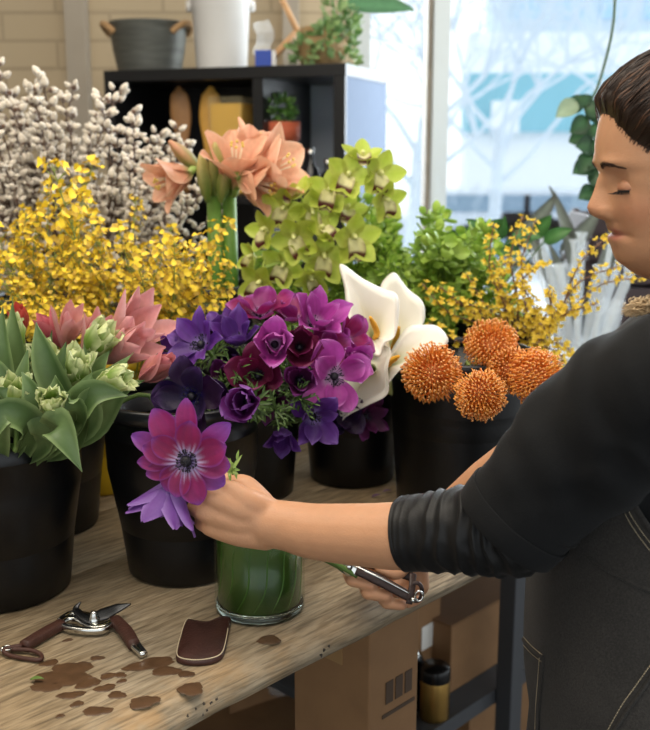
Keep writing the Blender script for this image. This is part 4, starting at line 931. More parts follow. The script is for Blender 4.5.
for i, (px, py, d, sz, ax, wd, lab, kk) in enumerate((
 (128, 332, 1.45, 78, (0.72, -0.25, 0.68), 0.34, 'large pink tulip with long pointed petals leaning right below the yellow sprays', PK),
 (96, 341, 1.43, 62, (0.55, -0.3, 0.78), 0.34, 'pink tulip with pointed petals left of the largest one', PK),
 (124, 350, 1.40, 60, (0.85, -0.35, 0.50), 0.34, 'pink tulip lying low under the largest one', PK),
 (68, 328, 1.50, 48, (0.3, -0.3, 0.9), 0.34, 'pink tulip standing behind the parrot tulip leaves', PK),
 (52, 332, 1.52, 38, (-0.4, -0.2, 0.8), 0.4, 'deep pink tulip farthest left of the open pink ones', ('c9686e', 'd6737f', 'e08e96')),
 (20, 322, 1.55, 34, (0.0, -0.3, 0.9), 0.5, 'small coral red tulip showing above the leaves at the left', ('c84a42', 'd85a4c', 'e5786a')),
 (156, 369, 1.36, 46, (0.75, -0.35, 0.55), 0.55, 'single plump pink tulip resting on the anemone bucket rim', ('d98a80', 'd9828c', 'e8a5a2')))):
    tulip(px, py, d, sz, ax, lab, kk, KB if i != 6 else AB, i*7+1, n=8 if i < 4 else 6, wid=wd, closed=1.36 if i < 4 else 1.5, grp=None)
# tulip leaves
lf = MB; LG, LD, LL_ = hx('5f7845'), hx('465f33'), hx('8a9f68')
TL = [((10, 440), (3, 305), 34, 1.30, 0.01), ((30, 430), (12, 296), 30, 1.34, 0.02), ((70, 430), (36, 322), 34, 1.26, 0.02), ((45, 440), (22, 372), 30, 1.19, 0.015), ((60, 440), (66, 342), 32, 1.28, 0.01),
      ((75, 440), (92, 372), 34, 1.24, 0.015), ((60, 435), (128, 396), 38, 1.22, 0.03), ((90, 420), (134, 352), 26, 1.30, 0.01), ((54, 432), (82, 472), 40, 1.17, 0.03), ((15, 440), (-14, 350), 34, 1.26, 0.02),
      ((20, 440), (28, 350), 30, 1.24, 0.01), ((-5, 440), (8, 388), 34, 1.18, 0.02), ((30, 425), (-8, 446), 34, 1.17, 0.03), ((85, 425), (100, 385), 30, 1.22, 0.01), ((65, 425), (55, 375), 28, 1.22, 0.01), ((75, 430), (118, 366), 26, 1.27, 0.02),
      ((100, 425), (85, 340), 24, 1.36, 0.01), ((35, 440), (52, 330), 26, 1.37, 0.01), ((0, 430), (-10, 320), 34, 1.36, 0.01), ((80, 420), (70, 398), 30, 1.19, 0.015), ((20, 430), (44, 392), 26, 1.20, 0.01), ((8, 420), (-20, 405), 30, 1.18, 0.02),
      ((95, 430), (145, 380), 22, 1.28, 0.02), ((90, 400), (110, 350), 22, 1.34, 0.01), ((52, 400), (30, 345), 24, 1.30, 0.01)]
TLL = []
for i, (a, b, wd, d, sg) in enumerate(TL):
    rnd = random.Random(i+50); m = MB(); g = mix(LG, LD, rnd.random()); cb = FB[1]
    p0 = P(a[0], a[1], d+0.02); root = V((cb.x+(p0.x-cb.x)*0.55, cb.y+(p0.y-cb.y)*0.4, cb.z-0.06)); tipp = P(b[0], b[1], d-0.01)
    def shape(u): return (0.45+0.55*sst(0, .35, u))*(1-sst(0.55, 1.02, u)**1.2)+0.02
    # leaf runs root -> p0 -> tip as a curved keeled blade
    path = spline([root, p0, (p0+tipp)/2+V((rnd.uniform(-.006, .006), -0.012, sg)), tipp], 6); n = len(path)-1; rows = []; cols = []; nrm = V((rnd.uniform(-.5, .5), -1, 0.35)).normalized()
    W = wd/FPX*d*0.86
    for k, p in enumerate(path):
        u = k/n; t = (path[min(k+1, n)]-path[max(k-1, 0)]).normalized(); nn = (nrm-t*nrm.dot(t)).normalized(); sd = t.cross(nn); wv = W*shape(u); row = []; cr = []
        for v in (-1, -0.66, -0.33, 0, 0.33, 0.66, 1):
            row.append(p+sd*wv*0.5*v+nn*(wv*0.22*v*v+0.06*W*abs(v)*math.sin(u*13+v*2+i))); cr.append(mix(g, LL_, 0.8*sst(0.75, 1, abs(v))+0.25*(0.5+0.5*math.sin(v*17))))
        rows.append(row); cols.append(cr)
    m.grid(rows, cols); o = m.build('tulip_leaf', leaf_m)
    lab = 'broad green tulip leaf drooping over the front rim of the left bucket' if i == 8 else ('green tulip leaf bending right towards the single pink tulip' if i in (6, ) else 'pointed grey-green tulip leaf in the left front bucket')
    tag(o, lab, 'leaf', 'tulip leaves in the left front bucket'); TLL.append((o, b[0], b[1])) if i != 8 else None

placed_later = TLL
# ---------------------------------------------------------------- amaryllis
am_m = petal_m
def amaryllis(px, py, d, size, axis, label, bucket, seed, open_=0.55, stem=True, to=None):
    rnd = random.Random(seed); c = P(px, py, d); M0 = frame(axis, rnd.uniform(0, 6)); L_ = size/FPX*d
    o = thing('amaryllis_bloom', label, 'flower', tuple(c), 'peach amaryllis blooms'); base = c-M0@V((0, 0, L_*0.45)); a, b, g = hx('e2a680'), hx('eeb694'), hx('a5ab62')
    for ring in range(2):
        for k in range(3):
            def cf(u, v):
                q = mix(hx('dca488'), b, u); q = mix(g, q, sst(0.02, 0.25, u)); q = mix(q, hx('d88468'), 0.4*sst(0.3, 0.0, abs(v))*sst(0.2, .5, u)); return mix(q, hx('f2cdb0'), 0.5*sst(0.7, 1, abs(v)))
            m = MB(); ll = L_*rnd.uniform(0.95, 1.08)
            petal(m, M0@Rz(2*PI*(k+0.5*ring)/3), base, ll, ll*0.62, oval, 1.22-(0.12*(1-ring)), -open_*rnd.uniform(0.3, 0.9), cf, cup=0.14, nu=12, nv=9, ruf=0.03, seed=k*2.1, r0=L_*0.03); m.build('petal', am_m, o)
    m = MB()
    for k in range(6): m.tube([base+M0@V((0, 0, L_*0.1)), base+M0@V((0.1*L_*math.cos(k), 0.1*L_*math.sin(k), L_*0.8))], 0.0009, 5, col=hx('e8d9b8')); m.ball(base+M0@V((0.1*L_*math.cos(k), 0.1*L_*math.sin(k), L_*0.8)), 0.003, 6, 4, col=hx('e3c35a'))
    m.build('stamens', stem_m, o)
    m = MB(); z = M0@V((0, 0, 1)); m.tube(spline([base+z*0.01, base-z*0.015, to if to is not None else base-z*0.03-V((0, 0, .02))], 5), [0.008]*4+[0.006]*7, 8, col=hx('8aa050')); m.build('pedicel', stem_m, o)
AM = B['amar']; k1 = P(214, 196, 1.98); k2 = P(229, 192, 1.99)
for q, (kk, lab) in enumerate(((k1, 'thick green amaryllis stalk at the left of the pair'), (k2, 'thick green amaryllis stalk at the right of the pair'))):
    b, c, r1 = AM; o = thing('amaryllis_stalk', lab, 'stalk', (kk.x, kk.y, TZ+0.02)); m = MB(); m.tube([V((kk.x, kk.y, TZ+0.02)), V((kk.x, kk.y, c.z)), kk], [0.016, 0.0155, 0.014], 16, col=[hx('4f7a2c'), hx('5b8a32'), hx('7ba446')]); m.build('stem', stem_m, o)
    m = MB()
    for s in (-1, 1): blade(m, kk-V((0, 0, .01)), kk+V((s*0.022, -0.01, 0.05)), 0.022, 0.006, (s*0.3, -0.9, 0.1), hx('9fae5e'), hx('b9bd7c'))
    m.build('bract', leaf_m, o)
for (px, py, ax, sz, lab) in ((204, 178, (-0.1, -0.2, 1), 50, 'closed green amaryllis bud nearest the left bloom'), (216, 168, (0.0, -0.3, 1), 52, 'closed green amaryllis bud in the middle of the cluster'), (224, 182, (0.2, -0.3, 1), 44, 'closed green amaryllis bud right of the middle one'), (186, 157, (-0.8, -0.2, 0.8), 46, 'greenish peach amaryllis bud leaning left above the left bloom')):
    d = 1.93; c = P(px, py, d); M0 = frame(ax, 0); L_ = sz/FPX*d; m = MB(); rows = []; cols = []
    for i in range(13):
        u = i/12; r = L_*0.15*math.sin(PI*min(0.97, 0.06+u*0.92)**1.1)**0.8+0.0006
        rows.append([c+M0@V((r*(1+0.12*math.cos(3*a))*math.cos(a), r*(1+0.12*math.cos(3*a))*math.sin(a), (u-0.5)*L_)) for a in [2*PI*j/18 for j in range(18)]]); cols.append([mix(hx('7f9c44'), hx('c2b070') if px != 186 else hx('d9a080'), u+0.2*math.cos(3*a)) for a in [2*PI*j/18 for j in range(18)]])
    m.grid(rows, cols, closed=True, cap0=True, cap1=True); t = thing('amaryllis_bud', lab, 'bud', tuple(c)); m.build('bud', petal_m, t)
    m = MB(); m.tube(spline([c-M0@V((0, 0, L_*.48)), (c+k1)/2-V((0, 0, .004)), k1 if px < 215 else k2], 4), 0.005, 7, col=hx('86a04a')); m.build('pedicel', stem_m, t)
amaryllis(172, 179, 1.90, 50, (-0.75, -0.5, -0.25), 'peach amaryllis bloom nodding left beside the pussy willow', AM, 1, open_=0.5, to=k1)
amaryllis(236, 164, 1.92, 62, (0.1, -0.45, 0.85), 'peach amaryllis bloom opening upward at the centre of the cluster', AM, 2, open_=0.7, to=k2)
amaryllis(272, 170, 1.90, 66, (0.85, -0.35, 0.42), 'peach amaryllis bloom pointing right over the green orchids', AM, 3, open_=0.55, to=k2)
amaryllis(258, 184, 1.88, 54, (0.8, -0.5, -0.25), 'peach amaryllis bloom drooping right beneath the one pointing right', AM, 4, open_=0.6, to=k2)
amaryllis(252, 150, 1.98, 50, (0.35, 0.1, 0.95), 'peach amaryllis bloom at the back of the cluster', AM, 6, open_=0.5, to=k2)

# ---------------------------------------------------------------- green cymbidium orchids
def cymb(px, py, d, size, axis, label, seed, sp):
    rnd = random.Random(seed); c = P(px, py, d); M0 = frame(axis, rnd.uniform(-.5, .5)-PI/2); L_ = size/FPX*d*0.5*1.1
    o = thing('green_orchid_bloom', label, 'flower', tuple(c), 'green cymbidium orchid blooms'); a, b = hx('a9b83e'), hx('c6cc62')
    for k in range(5):
        ph = [PI, PI+1.26, PI-1.26, PI+2.5, PI-2.5][k]
        def cf(u, v): return mix(mix(hx('c4c46a'), a, sst(0, .5, u)), b, 0.6*abs(v)+0.2*math.sin(v*15))
        m = MB(); petal(m, M0@Rz(ph+rnd.uniform(-.1, .1)), c, L_*rnd.uniform(0.95, 1.08), L_*0.70, oval, 0.35+rnd.uniform(-.1, .15), 0.35, cf, cup=0.16, nu=8, nv=5, r0=0.003); m.build('petal', petal_m, o)
    m = MB()
    def lf_(u, v): return mix(mix(hx('e2dca8'), hx('ded69a'), u), hx('5a1a22'), sst(0.52, 0.62, u)*sst(0.95, 0.85, u)+0.6*(abs(v) > 0.8)*(u > .2))
    petal(m, M0, c+M0@V((0, 0, 0.007)), L_*0.78, L_*0.62, lambda u: 0.55+0.45*math.sin(PI*u)**0.6 if u < 0.97 else 0.4, 0.75, -1.7, lf_, cup=0.35, nu=10, nv=7, ruf=0.05); m.build('lip', petal_m, o)
    m = MB(); m.tube(spline([c, c+M0@V((-0.15*L_, 0, 0.2*L_)), c+M0@V((-0.05*L_, 0, 0.42*L_))], 3), [0.004, .0042, .0045, .0045, .004, .004, .003], 8, col=hx('d5d58c')); m.build('column', stem_m, o)
    z = M0@V((0, 0, 1)); m = MB(); near = min(sp, key=lambda q: (q-c).length); m.tube(spline([c-z*0.002, c-z*0.02, near], 4), 0.0022, 6, col=hx('a3b04c')); m.build('pedicel', stem_m, o)
CY = B['cymb'][1]
def ostem(pts, lab):
    pts = [V((CY.x, CY.y, TZ+0.02)), V((CY.x+0.02, CY.y, CY.z))]+[P(*q) for q in pts]; s = spline(pts, 8); o = thing('orchid_stem', lab, 'stem', tuple(pts[0])); m = MB(); m.tube(s, 0.0045, 8, col=hx('8a9f45')); m.build('stalk', stem_m, o); return s
s1 = ostem([(290, 270, 1.98), (285, 240, 1.93), (300, 205, 1.92), (340, 190, 1.94), (372, 172, 1.97)], 'long arching orchid stem carrying the upper green blooms')
s2 = ostem([(300, 290, 1.96), (285, 265, 1.90), (262, 270, 1.88), (252, 285, 1.86)], 'short orchid stem bending left to the lowest green blooms')
s3 = ostem([(318, 285, 1.98), (325, 258, 1.92), (350, 238, 1.92)], 'short orchid stem bending right to the green blooms by the foliage')
OR = [(347, 178, 50, (0.1, -0.95, 0.25)), (377, 176, 50, (0.4, -0.85, 0.1)), (330, 193, 48, (-0.1, -0.95, 0.2)), (312, 212, 50, (0.1, -0.9, -0.2)), (285, 210, 48, (-0.3, -0.9, 0.0)), (362, 160, 42, (0.1, -0.5, 0.8)), (383, 200, 44, (0.6, -0.8, -0.2)),
      (296, 238, 52, (-0.1, -0.95, -0.1)), (323, 257, 52, (0.1, -0.95, -0.15)), (283, 266, 48, (-0.1, -0.95, -0.1)), (260, 284, 44, (-0.3, -0.9, 0.0)), (352, 239, 54, (0.3, -0.9, 0.0)), (268, 232, 42, (-0.7, -0.7, 0.1)), (300, 196, 40, (-0.4, -0.4, 0.7)), (345, 212, 44, (0.3, -0.6, 0.5)), (312, 277, 36, (0.0, -0.8, -0.5)), (255, 258, 38, (-0.8, -0.5, 0.0)), (322, 232, 40, (0.2, -0.7, 0.6))]
OL = ['highest', 'second from the top right', 'upper middle', 'centre', 'upper left']
labs = ['with a dark red lip near the top of the arching stem', 'at the right end of the arching stem', 'beside the top pair, lower left of them', 'in the middle of the cluster facing the camera', 'at the upper left, beneath the amaryllis blooms', 'the topmost, half open and facing up', 'hanging right over the foliage edge',
        'left of centre with a curved dark lip', 'facing forward low in the middle', 'low at the left with a dark lip', 'lowest at the far left', 'at the right edge beside the leafy foliage', 'turned left beside the amaryllis stalks', 'half hidden below the drooping amaryllis', 'turned up behind the right-edge bloom', 'small and nodding at the bottom', 'seen side-on above the lowest one', 'tucked between the centre bloom and the low one']
for i, (px, py, sz, ax) in enumerate(OR):
    cymb(px, py, 1.86+0.01*(i % 5), sz, ax, 'green orchid bloom '+labs[i], i*3+1, s1+s2+s3)

# ---------------------------------------------------------------- repeats built once and copied
def copies(proto, spots, labeler=None):
    """spots: list of (location, quaternion, scale)"""
    out = []
    for i, (l, q, s) in enumerate(spots):
        o = proto if i == 0 else copy_tree(proto)
        o.location = l; o.rotation_mode = 'QUATERNION'; o.rotation_quaternion = q; o.scale = (s, s, s); out.append(o)
        if labeler: o['label'] = labeler(i)
    return out
def aim(d, roll): return frame(d, roll).to_quaternion()
def spray_proto(name, label, cat, group, L_, mk_child, child_name, child_mat, n, stem_col, rst, seed, spread, bend=0.06, start=0.35, side=None):
    """a branch of length L_ along +z with n small children set along its twigs"""
    rnd = random.Random(seed); root = thing(name, label, cat, (0, 0, 0), group); m = MB(); main = spline([V((0, 0, 0)), V((bend*0.3, 0, L_*0.4)), V((bend, bend*0.4, L_*0.75)), V((bend*1.8, 0, L_))], 6)
    m.tube(main, lerpl([rst, rst*0.4], len(main)), 6, col=stem_col); kids = []
    for i in range(n):
        u = start+(1-start)*(i+0.5)/n; p = main[min(len(main)-1, int(u*(len(main)-1)))]; a = i*2.4+rnd.uniform(-.5, .5); s = spread*(rnd.uniform(0.5, 1.1))*(1-0.55*max(0, (u-start)/(1-start)))
        d = V((math.cos(a), math.sin(a), 0.9)).normalized(); e = p+d*s
        if s > 0.004: m.tube([p, p+d*s*0.5+V((0, 0, s*0.05)), e], rst*0.35, 4, col=stem_col, cap=False)
        kids.append((e, d))
    m.build('stem', stem_m, root)
    protos = []
    for v in range(3):
        mm = MB(); mk_child(mm, random.Random(seed+v)); oo = mm.build(child_name, child_mat, None); protos.append(oo)
    for i, (e, d) in enumerate(kids):
        o = protos[i % 3] if i < 3 else protos[i % 3].copy()
        if i >= 3: C.objects.link(o)
        kid(o, root); o.location = e; o.rotation_mode = 'QUATERNION'; o.rotation_quaternion = aim(d+V((rnd.gauss(0, .35), rnd.gauss(0, .35), rnd.gauss(0, .25))), rnd.uniform(0, 6)); s = rnd.uniform(0.75, 1.15); o.scale = (s, s, s)
    return root


def placed(objs, text, cols, rows_):
    """give each of many look-alikes the words for where its tip stands among the others"""
    q = sorted(objs, key=lambda t: t[1]); n = len(q); k = max(1, -(-n//len(cols)))
    for ci in range(len(cols)):
        part = sorted(q[ci*k:(ci+1)*k], key=lambda t: t[2]); L0 = len(part); hd = rows_[:2]; md_ = rows_[2:-1]; tl = rows_[-1]
        for i, (o, a, b) in enumerate(part):
            w_ = hd[i] if i < 2 else tl if i == L0-1 else md_[min(len(md_)-1, (i-2)*len(md_)//max(1, L0-3))]
            o['label'] = text.format(cols[ci], w_)
# pussy willow
def catkin(m, rnd):
    rows = []; cols = []
    for i in range(9):
        u = i/8; r = 0.0058*math.sin(PI*(0.08+0.9*u)**0.8)**0.7+0.0003
        rows.append([V((r*math.cos(a), r*math.sin(a), 0.0185*u)) for a in [2*PI*j/8 for j in range(8)]]); g = mix(hx('6b4a35'), mix(hx('b5a68f'), hx('ece3d3'), rnd.random()*0.5+u*0.5), sst(0.08, 0.3, u)); cols.append([g]*8)
    m.grid(rows, cols, closed=True, cap0=True, cap1=True)
fuzz_m = mat('willow_catkin_fuzz', attr=True, rough=0.95, sheen=0.6, var=0.2, vscale=400, bump=0.3, bscale=900)
WB = B['willow'][1]
rnd = random.Random(3)
protos = [spray_proto('pussy_willow_branch', 'pussy willow branch', 'branch', 'pussy willow branches', L_, catkin, 'catkin', fuzz_m, n, hx('5a4436'), 0.0028, 5+L_*10, 0.022, start=0.42) for L_, n in ((0.62, 34), (0.56, 32), (0.66, 36))]
PWL = []
def wlab(px, py):
    if py < 45: return 'tallest pussy willow branch rising above the others at the far left'
    if px < 60: return 'pussy willow branch in the left part of the back bunch'
    if px > 160: return 'pussy willow branch leaning right towards the amaryllis'
    if px > 105: return 'pussy willow branch in front of the dark shelving unit'
    return 'pussy willow branch in the middle of the back bunch'
tips = [(14, 28), (55, 62), (4, 68), (88, 90)]
for i in range(96):
    u = (i+0.5)/96; px = -25+240*((i*0.618) % 1); hi = interp([(-25, 78), (0, 72), (60, 72), (100, 92), (150, 104), (200, 130), (215, 150)], px); py = hi+rnd.uniform(0, 1)**1.1*110
    tips.append((px, py))
cnt = [0, 0, 0]
for i, (px, py) in enumerate(tips):
    Y = 2.1+rnd.uniform(-.10, .12); tip = P(px, py, Y*1.0); b0 = V((WB.x+rnd.uniform(-.05, .05)+(tip.x-WB.x)*0.15, WB.y+rnd.uniform(-.05, .05), TZ+0.05))
    d = tip-b0; k = i % 3; L0 = (0.62, 0.56, 0.66)[k]; o = protos[k] if cnt[k] == 0 else copy_tree(protos[k]); cnt[k] += 1
    s = d.length/L0*0.985; o.location = b0; o.rotation_mode = 'QUATERNION'; o.rotation_quaternion = aim(d, rnd.uniform(0, 6)); o.scale = (min(s, 1.25), min(s, 1.25), s); PWL.append((o, px, py))

PWL.sort(key=lambda t: t[2]); PWL[0][0]['label'] = 'tallest pussy willow branch, rising above all the others at the far left'
placed(PWL[1:], 'pussy willow branch {1}, {0}', ['at the left picture edge', 'left of the pilaster', 'in front of the grey pilaster', 'left of the dark shelving unit', 'before the left end of the shelving unit', 'below the metal tub', 'below the white bucket', 'next to the left amaryllis bloom'],
       ['standing tallest', 'second tallest there', 'reaching the upper third', 'in the upper middle', 'of middle height', 'in the lower middle', 'just above the yellow sprays', 'lowest, among the yellow sprays'])
# yellow oncidium sprays
def onc_bl(m, rnd):
    y1, y2, br = hx('fbdc40'), hx('efcb30'), hx('a88438')
    big = 0.0115 if rnd.random() < 0.7 else 0.006
    for s, L_, W in ((0, big, big*1.3), (2.5, 0.0075, 0.006), (-2.5, 0.0075, 0.006), (1.6, 0.0065, 0.004), (-1.6, 0.0065, 0.004), (3.14, 0.007, 0.004)):
        petal(m, Rz(s), V((0, 0, 0)), L_, W, (lambda u: 0.35+0.65*sst(0.1, .6, u)-0.35*sst(.9, 1, u)) if s == 0 else oval, 0.3, -0.3, (lambda u, v: mix(br, mix(y1, y2, rnd.random()*0.3), sst(0.05, 0.25, u))) if s == 0 else (lambda u, v: mix(y2, br, 0.6+0.3*math.sin(u*12))), cup=0.12, nu=4, nv=4 if s == 0 else 3, ruf=0.08 if s == 0 else 0)
onc_m = mat('oncidium_petal', attr=True, rough=0.5, transl=0.25)
oprot = [spray_proto('yellow_orchid_spray', 'yellow orchid spray', 'flower', 'yellow orchid sprays', L_, onc_bl, 'blossom', onc_m, n, hx('8a9a4a'), 0.0018, 31+int(L_*100), 0.042, bend=0.05, start=0.38) for L_, n in ((0.40, 46), (0.34, 40), (0.46, 52))]
OB = B['onc'][1]; rnd = random.Random(12); otips = [(42, 160), (112, 165), (5, 185), (130, 195), (225, 258), (238, 250), (206, 225), (14, 175), (60, 205), (190, 290), (200, 318), (168, 205), (150, 225), (88, 205)]
for i in range(52):
    px = -28+250*((i*0.618+0.3) % 1); hi = interp([(-28, 215), (60, 215), (120, 215), (180, 225), (225, 255)], px); lo = interp([(-28, 300), (60, 335), (150, 325), (225, 290)], px); otips.append((px, hi+(lo-hi)*rnd.random()))
cnt = [0, 0, 0]; ONL = []
for i, (px, py) in enumerate(otips):
    low = py > 280; d_ = 1.64+rnd.uniform(-.07, .10); tip = P(px, py, d_); b0 = V((OB.x+(tip.x-OB.x)*0.35, OB.y+(tip.y-OB.y)*0.25, OB.z-0.05-0.06*rnd.random()))
    if low: b0.z = OB.z-0.02
    d = tip-b0; k = i % 3; L0 = (0.40, 0.34, 0.46)[k]; o = oprot[k] if cnt[k] == 0 else copy_tree(oprot[k]); cnt[k] += 1; s = d.length/L0*0.97; sx = max(0.8, min(s, 1.1))
    o.location = b0; o.rotation_mode = 'QUATERNION'; o.rotation_quaternion = aim(d, rnd.uniform(0, 6)); o.scale = (sx, sx, s)
    ONL.append((o, px, py))
placed(ONL, 'yellow orchid spray {1}, {0}', ['at the left edge of the picture', 'above the parrot tulips', 'above the deep pink tulip', 'above the large pink tulips', 'beside the left amaryllis bloom', 'arching towards the amaryllis stalks'],
       ['reaching highest', 'second highest there', 'in the upper half', 'in the middle', 'in the lower half', 'just above the lowest', 'hanging lowest'])

# leafy green foliage
def leaf_small(m, rnd):
    L_ = 0.028; g = mix(hx('7a9e34'), hx('a3bd50'), rnd.random())
    rows = []
    for i in range(5):
        u = i/4; wv = 0.024*math.sin(PI*(0.08+0.88*u))**0.7; rows.append([V((v*wv*0.5, 0.004*u*u+0.004*v*v, L_*u)) for v in (-1, -0.3, 0.3, 1)])
    m.grid(rows, g)
fprot = [spray_proto('green_foliage_stem', 'leafy stem', 'foliage', 'leafy green foliage stems', L_, leaf_small, 'leaf', leaf_m, 62, hx('6d8a3a'), 0.0022, 61+int(L_*100), 0.045, start=0.30) for L_ in (0.34, 0.40)]
FO = B['fol'][1]; rnd = random.Random(15); FOL = []; cnt = [0, 0]
for i in range(74):
    px = 346+150*((i*0.618+0.1) % 1); hi = interp([(346, 258), (370, 208), (400, 202), (430, 206), (465, 226), (496, 262)], px); py = hi+(338-hi)*rnd.random()**1.3; 
    if px < 366 and py < 235: py = 240
    tip = P(px, py, 1.98+rnd.uniform(-.1, .12)); b0 = V((FO.x+(tip.x-FO.x)*0.3, FO.y+(tip.y-FO.y)*0.3, FO.z-0.03-0.05*rnd.random())); d = tip-b0; k = i % 2; L0 = (0.34, 0.40)[k]
    o = fprot[k] if cnt[k] == 0 else copy_tree(fprot[k]); cnt[k] += 1; s = d.length/L0; o.location = b0; o.rotation_mode = 'QUATERNION'; o.rotation_quaternion = aim(d, rnd.uniform(0, 6)); o.scale = (max(.8, min(1.1, s)),)*2+(s,)
    FOL.append((o, px, py))
placed(FOL, 'leafy lime-green stem {1}, {0}', ['beside the green orchids', 'behind the tall calla tip', 'between the two calla tips', 'just right of the calla lilies', 'above the orange proteas', 'behind the yellow blossoming branches'],
       ['reaching highest', 'second highest there', 'in the upper part', 'in the upper middle', 'in the middle', 'in the lower middle', 'low down', 'lowest of all'])
for i in range(7):   # same foliage under the orchids
    px = 250+16*i; py = 285+rnd.uniform(-10, 14); tip = P(px, py, 2.02); b0 = V((CY.x+(tip.x-CY.x)*0.3, CY.y+0.02, CY.z-0.04)); d = tip-b0; o = copy_tree(fprot[0]); o.location = b0; o.rotation_quaternion = aim(d, i); s = d.length/0.34; o.scale = (0.9, 0.9, s); o['label'] = 'leafy green stem low beneath the green orchids'
# darker leaves behind, by the window
m_ = MB(); rnd = random.Random(18)
dg = thing('dark_leafy_branch', 'dark green broad-leaved branch behind the lime foliage by the window', 'foliage', tuple(P(480, 300, 2.25)))
bp = P(478, 330, 2.25); m = MB()
for i in range(14):
    q = P(440+8*i, 232+rnd.uniform(0, 30), 2.22+rnd.uniform(-.05, .05)); mm = MB(); dd = V((rnd.uniform(-1, 1), -0.3, rnd.uniform(-.2, .8))).normalized()
    blade(mm, q, q+dd*0.07, 0.036, 0.006, (0.1, -0.8, 0.5), hx('35602f'), hx('4f7a40')); mm.build('leaf', leaf_m, dg, sub=1); m.tube(spline([bp, (bp+q)/2+V((0, 0, .01)), q], 3), 0.002, 5, col=G3)
m.tube([V((B['yel'][1].x, B['yel'][1].y, TZ+0.05)), V((B['yel'][1].x, B['yel'][1].y, B['yel'][1].z+0.01)), bp], 0.004, 6, col=G3)
m.build('twigs', stem_m, dg)

# yellow blossoming branches on the right
def forsy(m, rnd):
    for k in range(4):
        petal(m, Rz(k*PI/2), V((0, 0, 0)), 0.0085, 0.0062, oval, 0.5, 0.1, lambda u, v: mix(hx('cfa61c'), hx('ecd24a'), u), cup=0.2, nu=3, nv=3)
yprot = [spray_proto('yellow_blossom_branch', 'blossoming branch', 'branch', 'yellow blossoming branches', L_, forsy, 'blossom', onc_m, 30, hx('7d5a3e'), 0.0024, 81+int(L_*100), 0.018, start=0.3) for L_ in (0.36, 0.30)]
YB = B['yel'][1]; rnd = random.Random(19); YBL = []; cnt = [0, 0]
yt = [(470, 262), (478, 290), (600, 268), (612, 272), (555, 262), (540, 255), (520, 266), (500, 275), (585, 290), (572, 275), (560, 310), (590, 320), (578, 340), (545, 290), (530, 310), (515, 300), (500, 305), (490, 318), (548, 330), (565, 350), (535, 345), (488, 262), (525, 285), (600, 300), (568, 295), (540, 318), (508, 288)]
for i, (px, py) in enumerate(yt):
    tip = P(px, py, 1.80+rnd.uniform(-.08, .08)); b0 = V((YB.x+(tip.x-YB.x)*0.25, YB.y+(tip.y-YB.y)*0.3, YB.z-0.05)); d = tip-b0; k = i % 2; L0 = (0.36, 0.30)[k]
    o = yprot[k] if cnt[k] == 0 else copy_tree(yprot[k]); cnt[k] += 1; s = d.length/L0; o.location = b0; o.rotation_mode = 'QUATERNION'; o.rotation_quaternion = aim(d, rnd.uniform(0, 6)); o.scale = (1.0, 1.0, s)
    YBL.append((o, px, py))
placed(YBL, 'yellow blossoming branch {1}, {0}', ['at the left beside the lime foliage', 'above the topmost orange protea', 'above the rightmost protea', 'nearest the woman\'s shoulder'],
       ['reaching highest', 'second highest there', 'in the upper middle', 'in the middle', 'in the lower middle', 'low down', 'lowest there'])

placed(TLL, 'grey-green tulip leaf {1}, {0}', ['at the left edge of the left bucket', 'in the left half of the left bucket', 'in the middle of the left bucket', 'in the right half of the left bucket', 'leaning right out of the left bucket'],
       ['pointing highest', 'second highest there', 'of middle height', 'second lowest there', 'lowest there'])
# ================================================================== the florist
from mathutils.bvhtree import BVHTree
skin_m = mat('skin', attr=True, rough=0.5, var=0.07, vscale=60, bump=0.18, bscale=420, sss=0.12)
shirt_m = mat('black_shirt_knit', '07080a', rough=0.85, sheen=0.02, spec=0.35, var=0.15, vscale=18, bump=0.25, bscale=700)
under_m = mat('black_long_sleeve', '060607', rough=0.55, sheen=0.03, spec=0.4, var=0.1, vscale=18, bump=0.15, bscale=500)
def denim():
    m = mat('charcoal_denim', '35322f', rough=0.9, var=0.35, vscale=9, sheen=0.05, bump=0.5, bscale=900); N = m.node_tree.nodes; L = m.node_tree.links; b = N['Principled BSDF']
    tc = [n for n in N if n.type == 'TEX_COORD'][0]; t = N.new('ShaderNodeTexNoise'); t.inputs['Scale'].default_value = 520; L.new(tc.outputs['Object'], t.inputs['Vector'])
    r = N.new('ShaderNodeMapRange'); r.inputs[1].default_value = 0.35; r.inputs[2].default_value = 0.7; r.inputs[3].default_value = 0.65; r.inputs[4].default_value = 1.35; L.new(t.outputs['Fac'], r.inputs[0])
    old = b.inputs['Base Color'].links[0].from_socket; mx = N.new('ShaderNodeMix'); mx.data_type = 'RGBA'; mx.blend_type = 'MULTIPLY'; mx.inputs[0].default_value = 1
    cb = N.new('ShaderNodeCombineColor'); [L.new(r.outputs[0], cb.inputs[i]) for i in range(3)]; L.new(old, mx.inputs[6]); L.new(cb.outputs[0], mx.inputs[7]); L.new(mx.outputs[2], b.inputs['Base Color'])
    return m
denim_m = denim(); jean_m = mat('dark_jeans', '1d1f26', rough=0.85, var=0.2, vscale=30); shoe_m = mat('shoe_leather', '191615', rough=0.5)
thread_m = mat('pale_thread', 'c8b89a', rough=0.8)

HC = P(688, 168, 1.08); HK = 926.0
def hl(f, s, z): return HC + V((-f, -s, z))           # face-forward, towards her left, up
pe = thing('person', 'person in a black shirt and charcoal denim apron holding a flower and cutting its stem', 'person', (0.37, 1.10, 0))

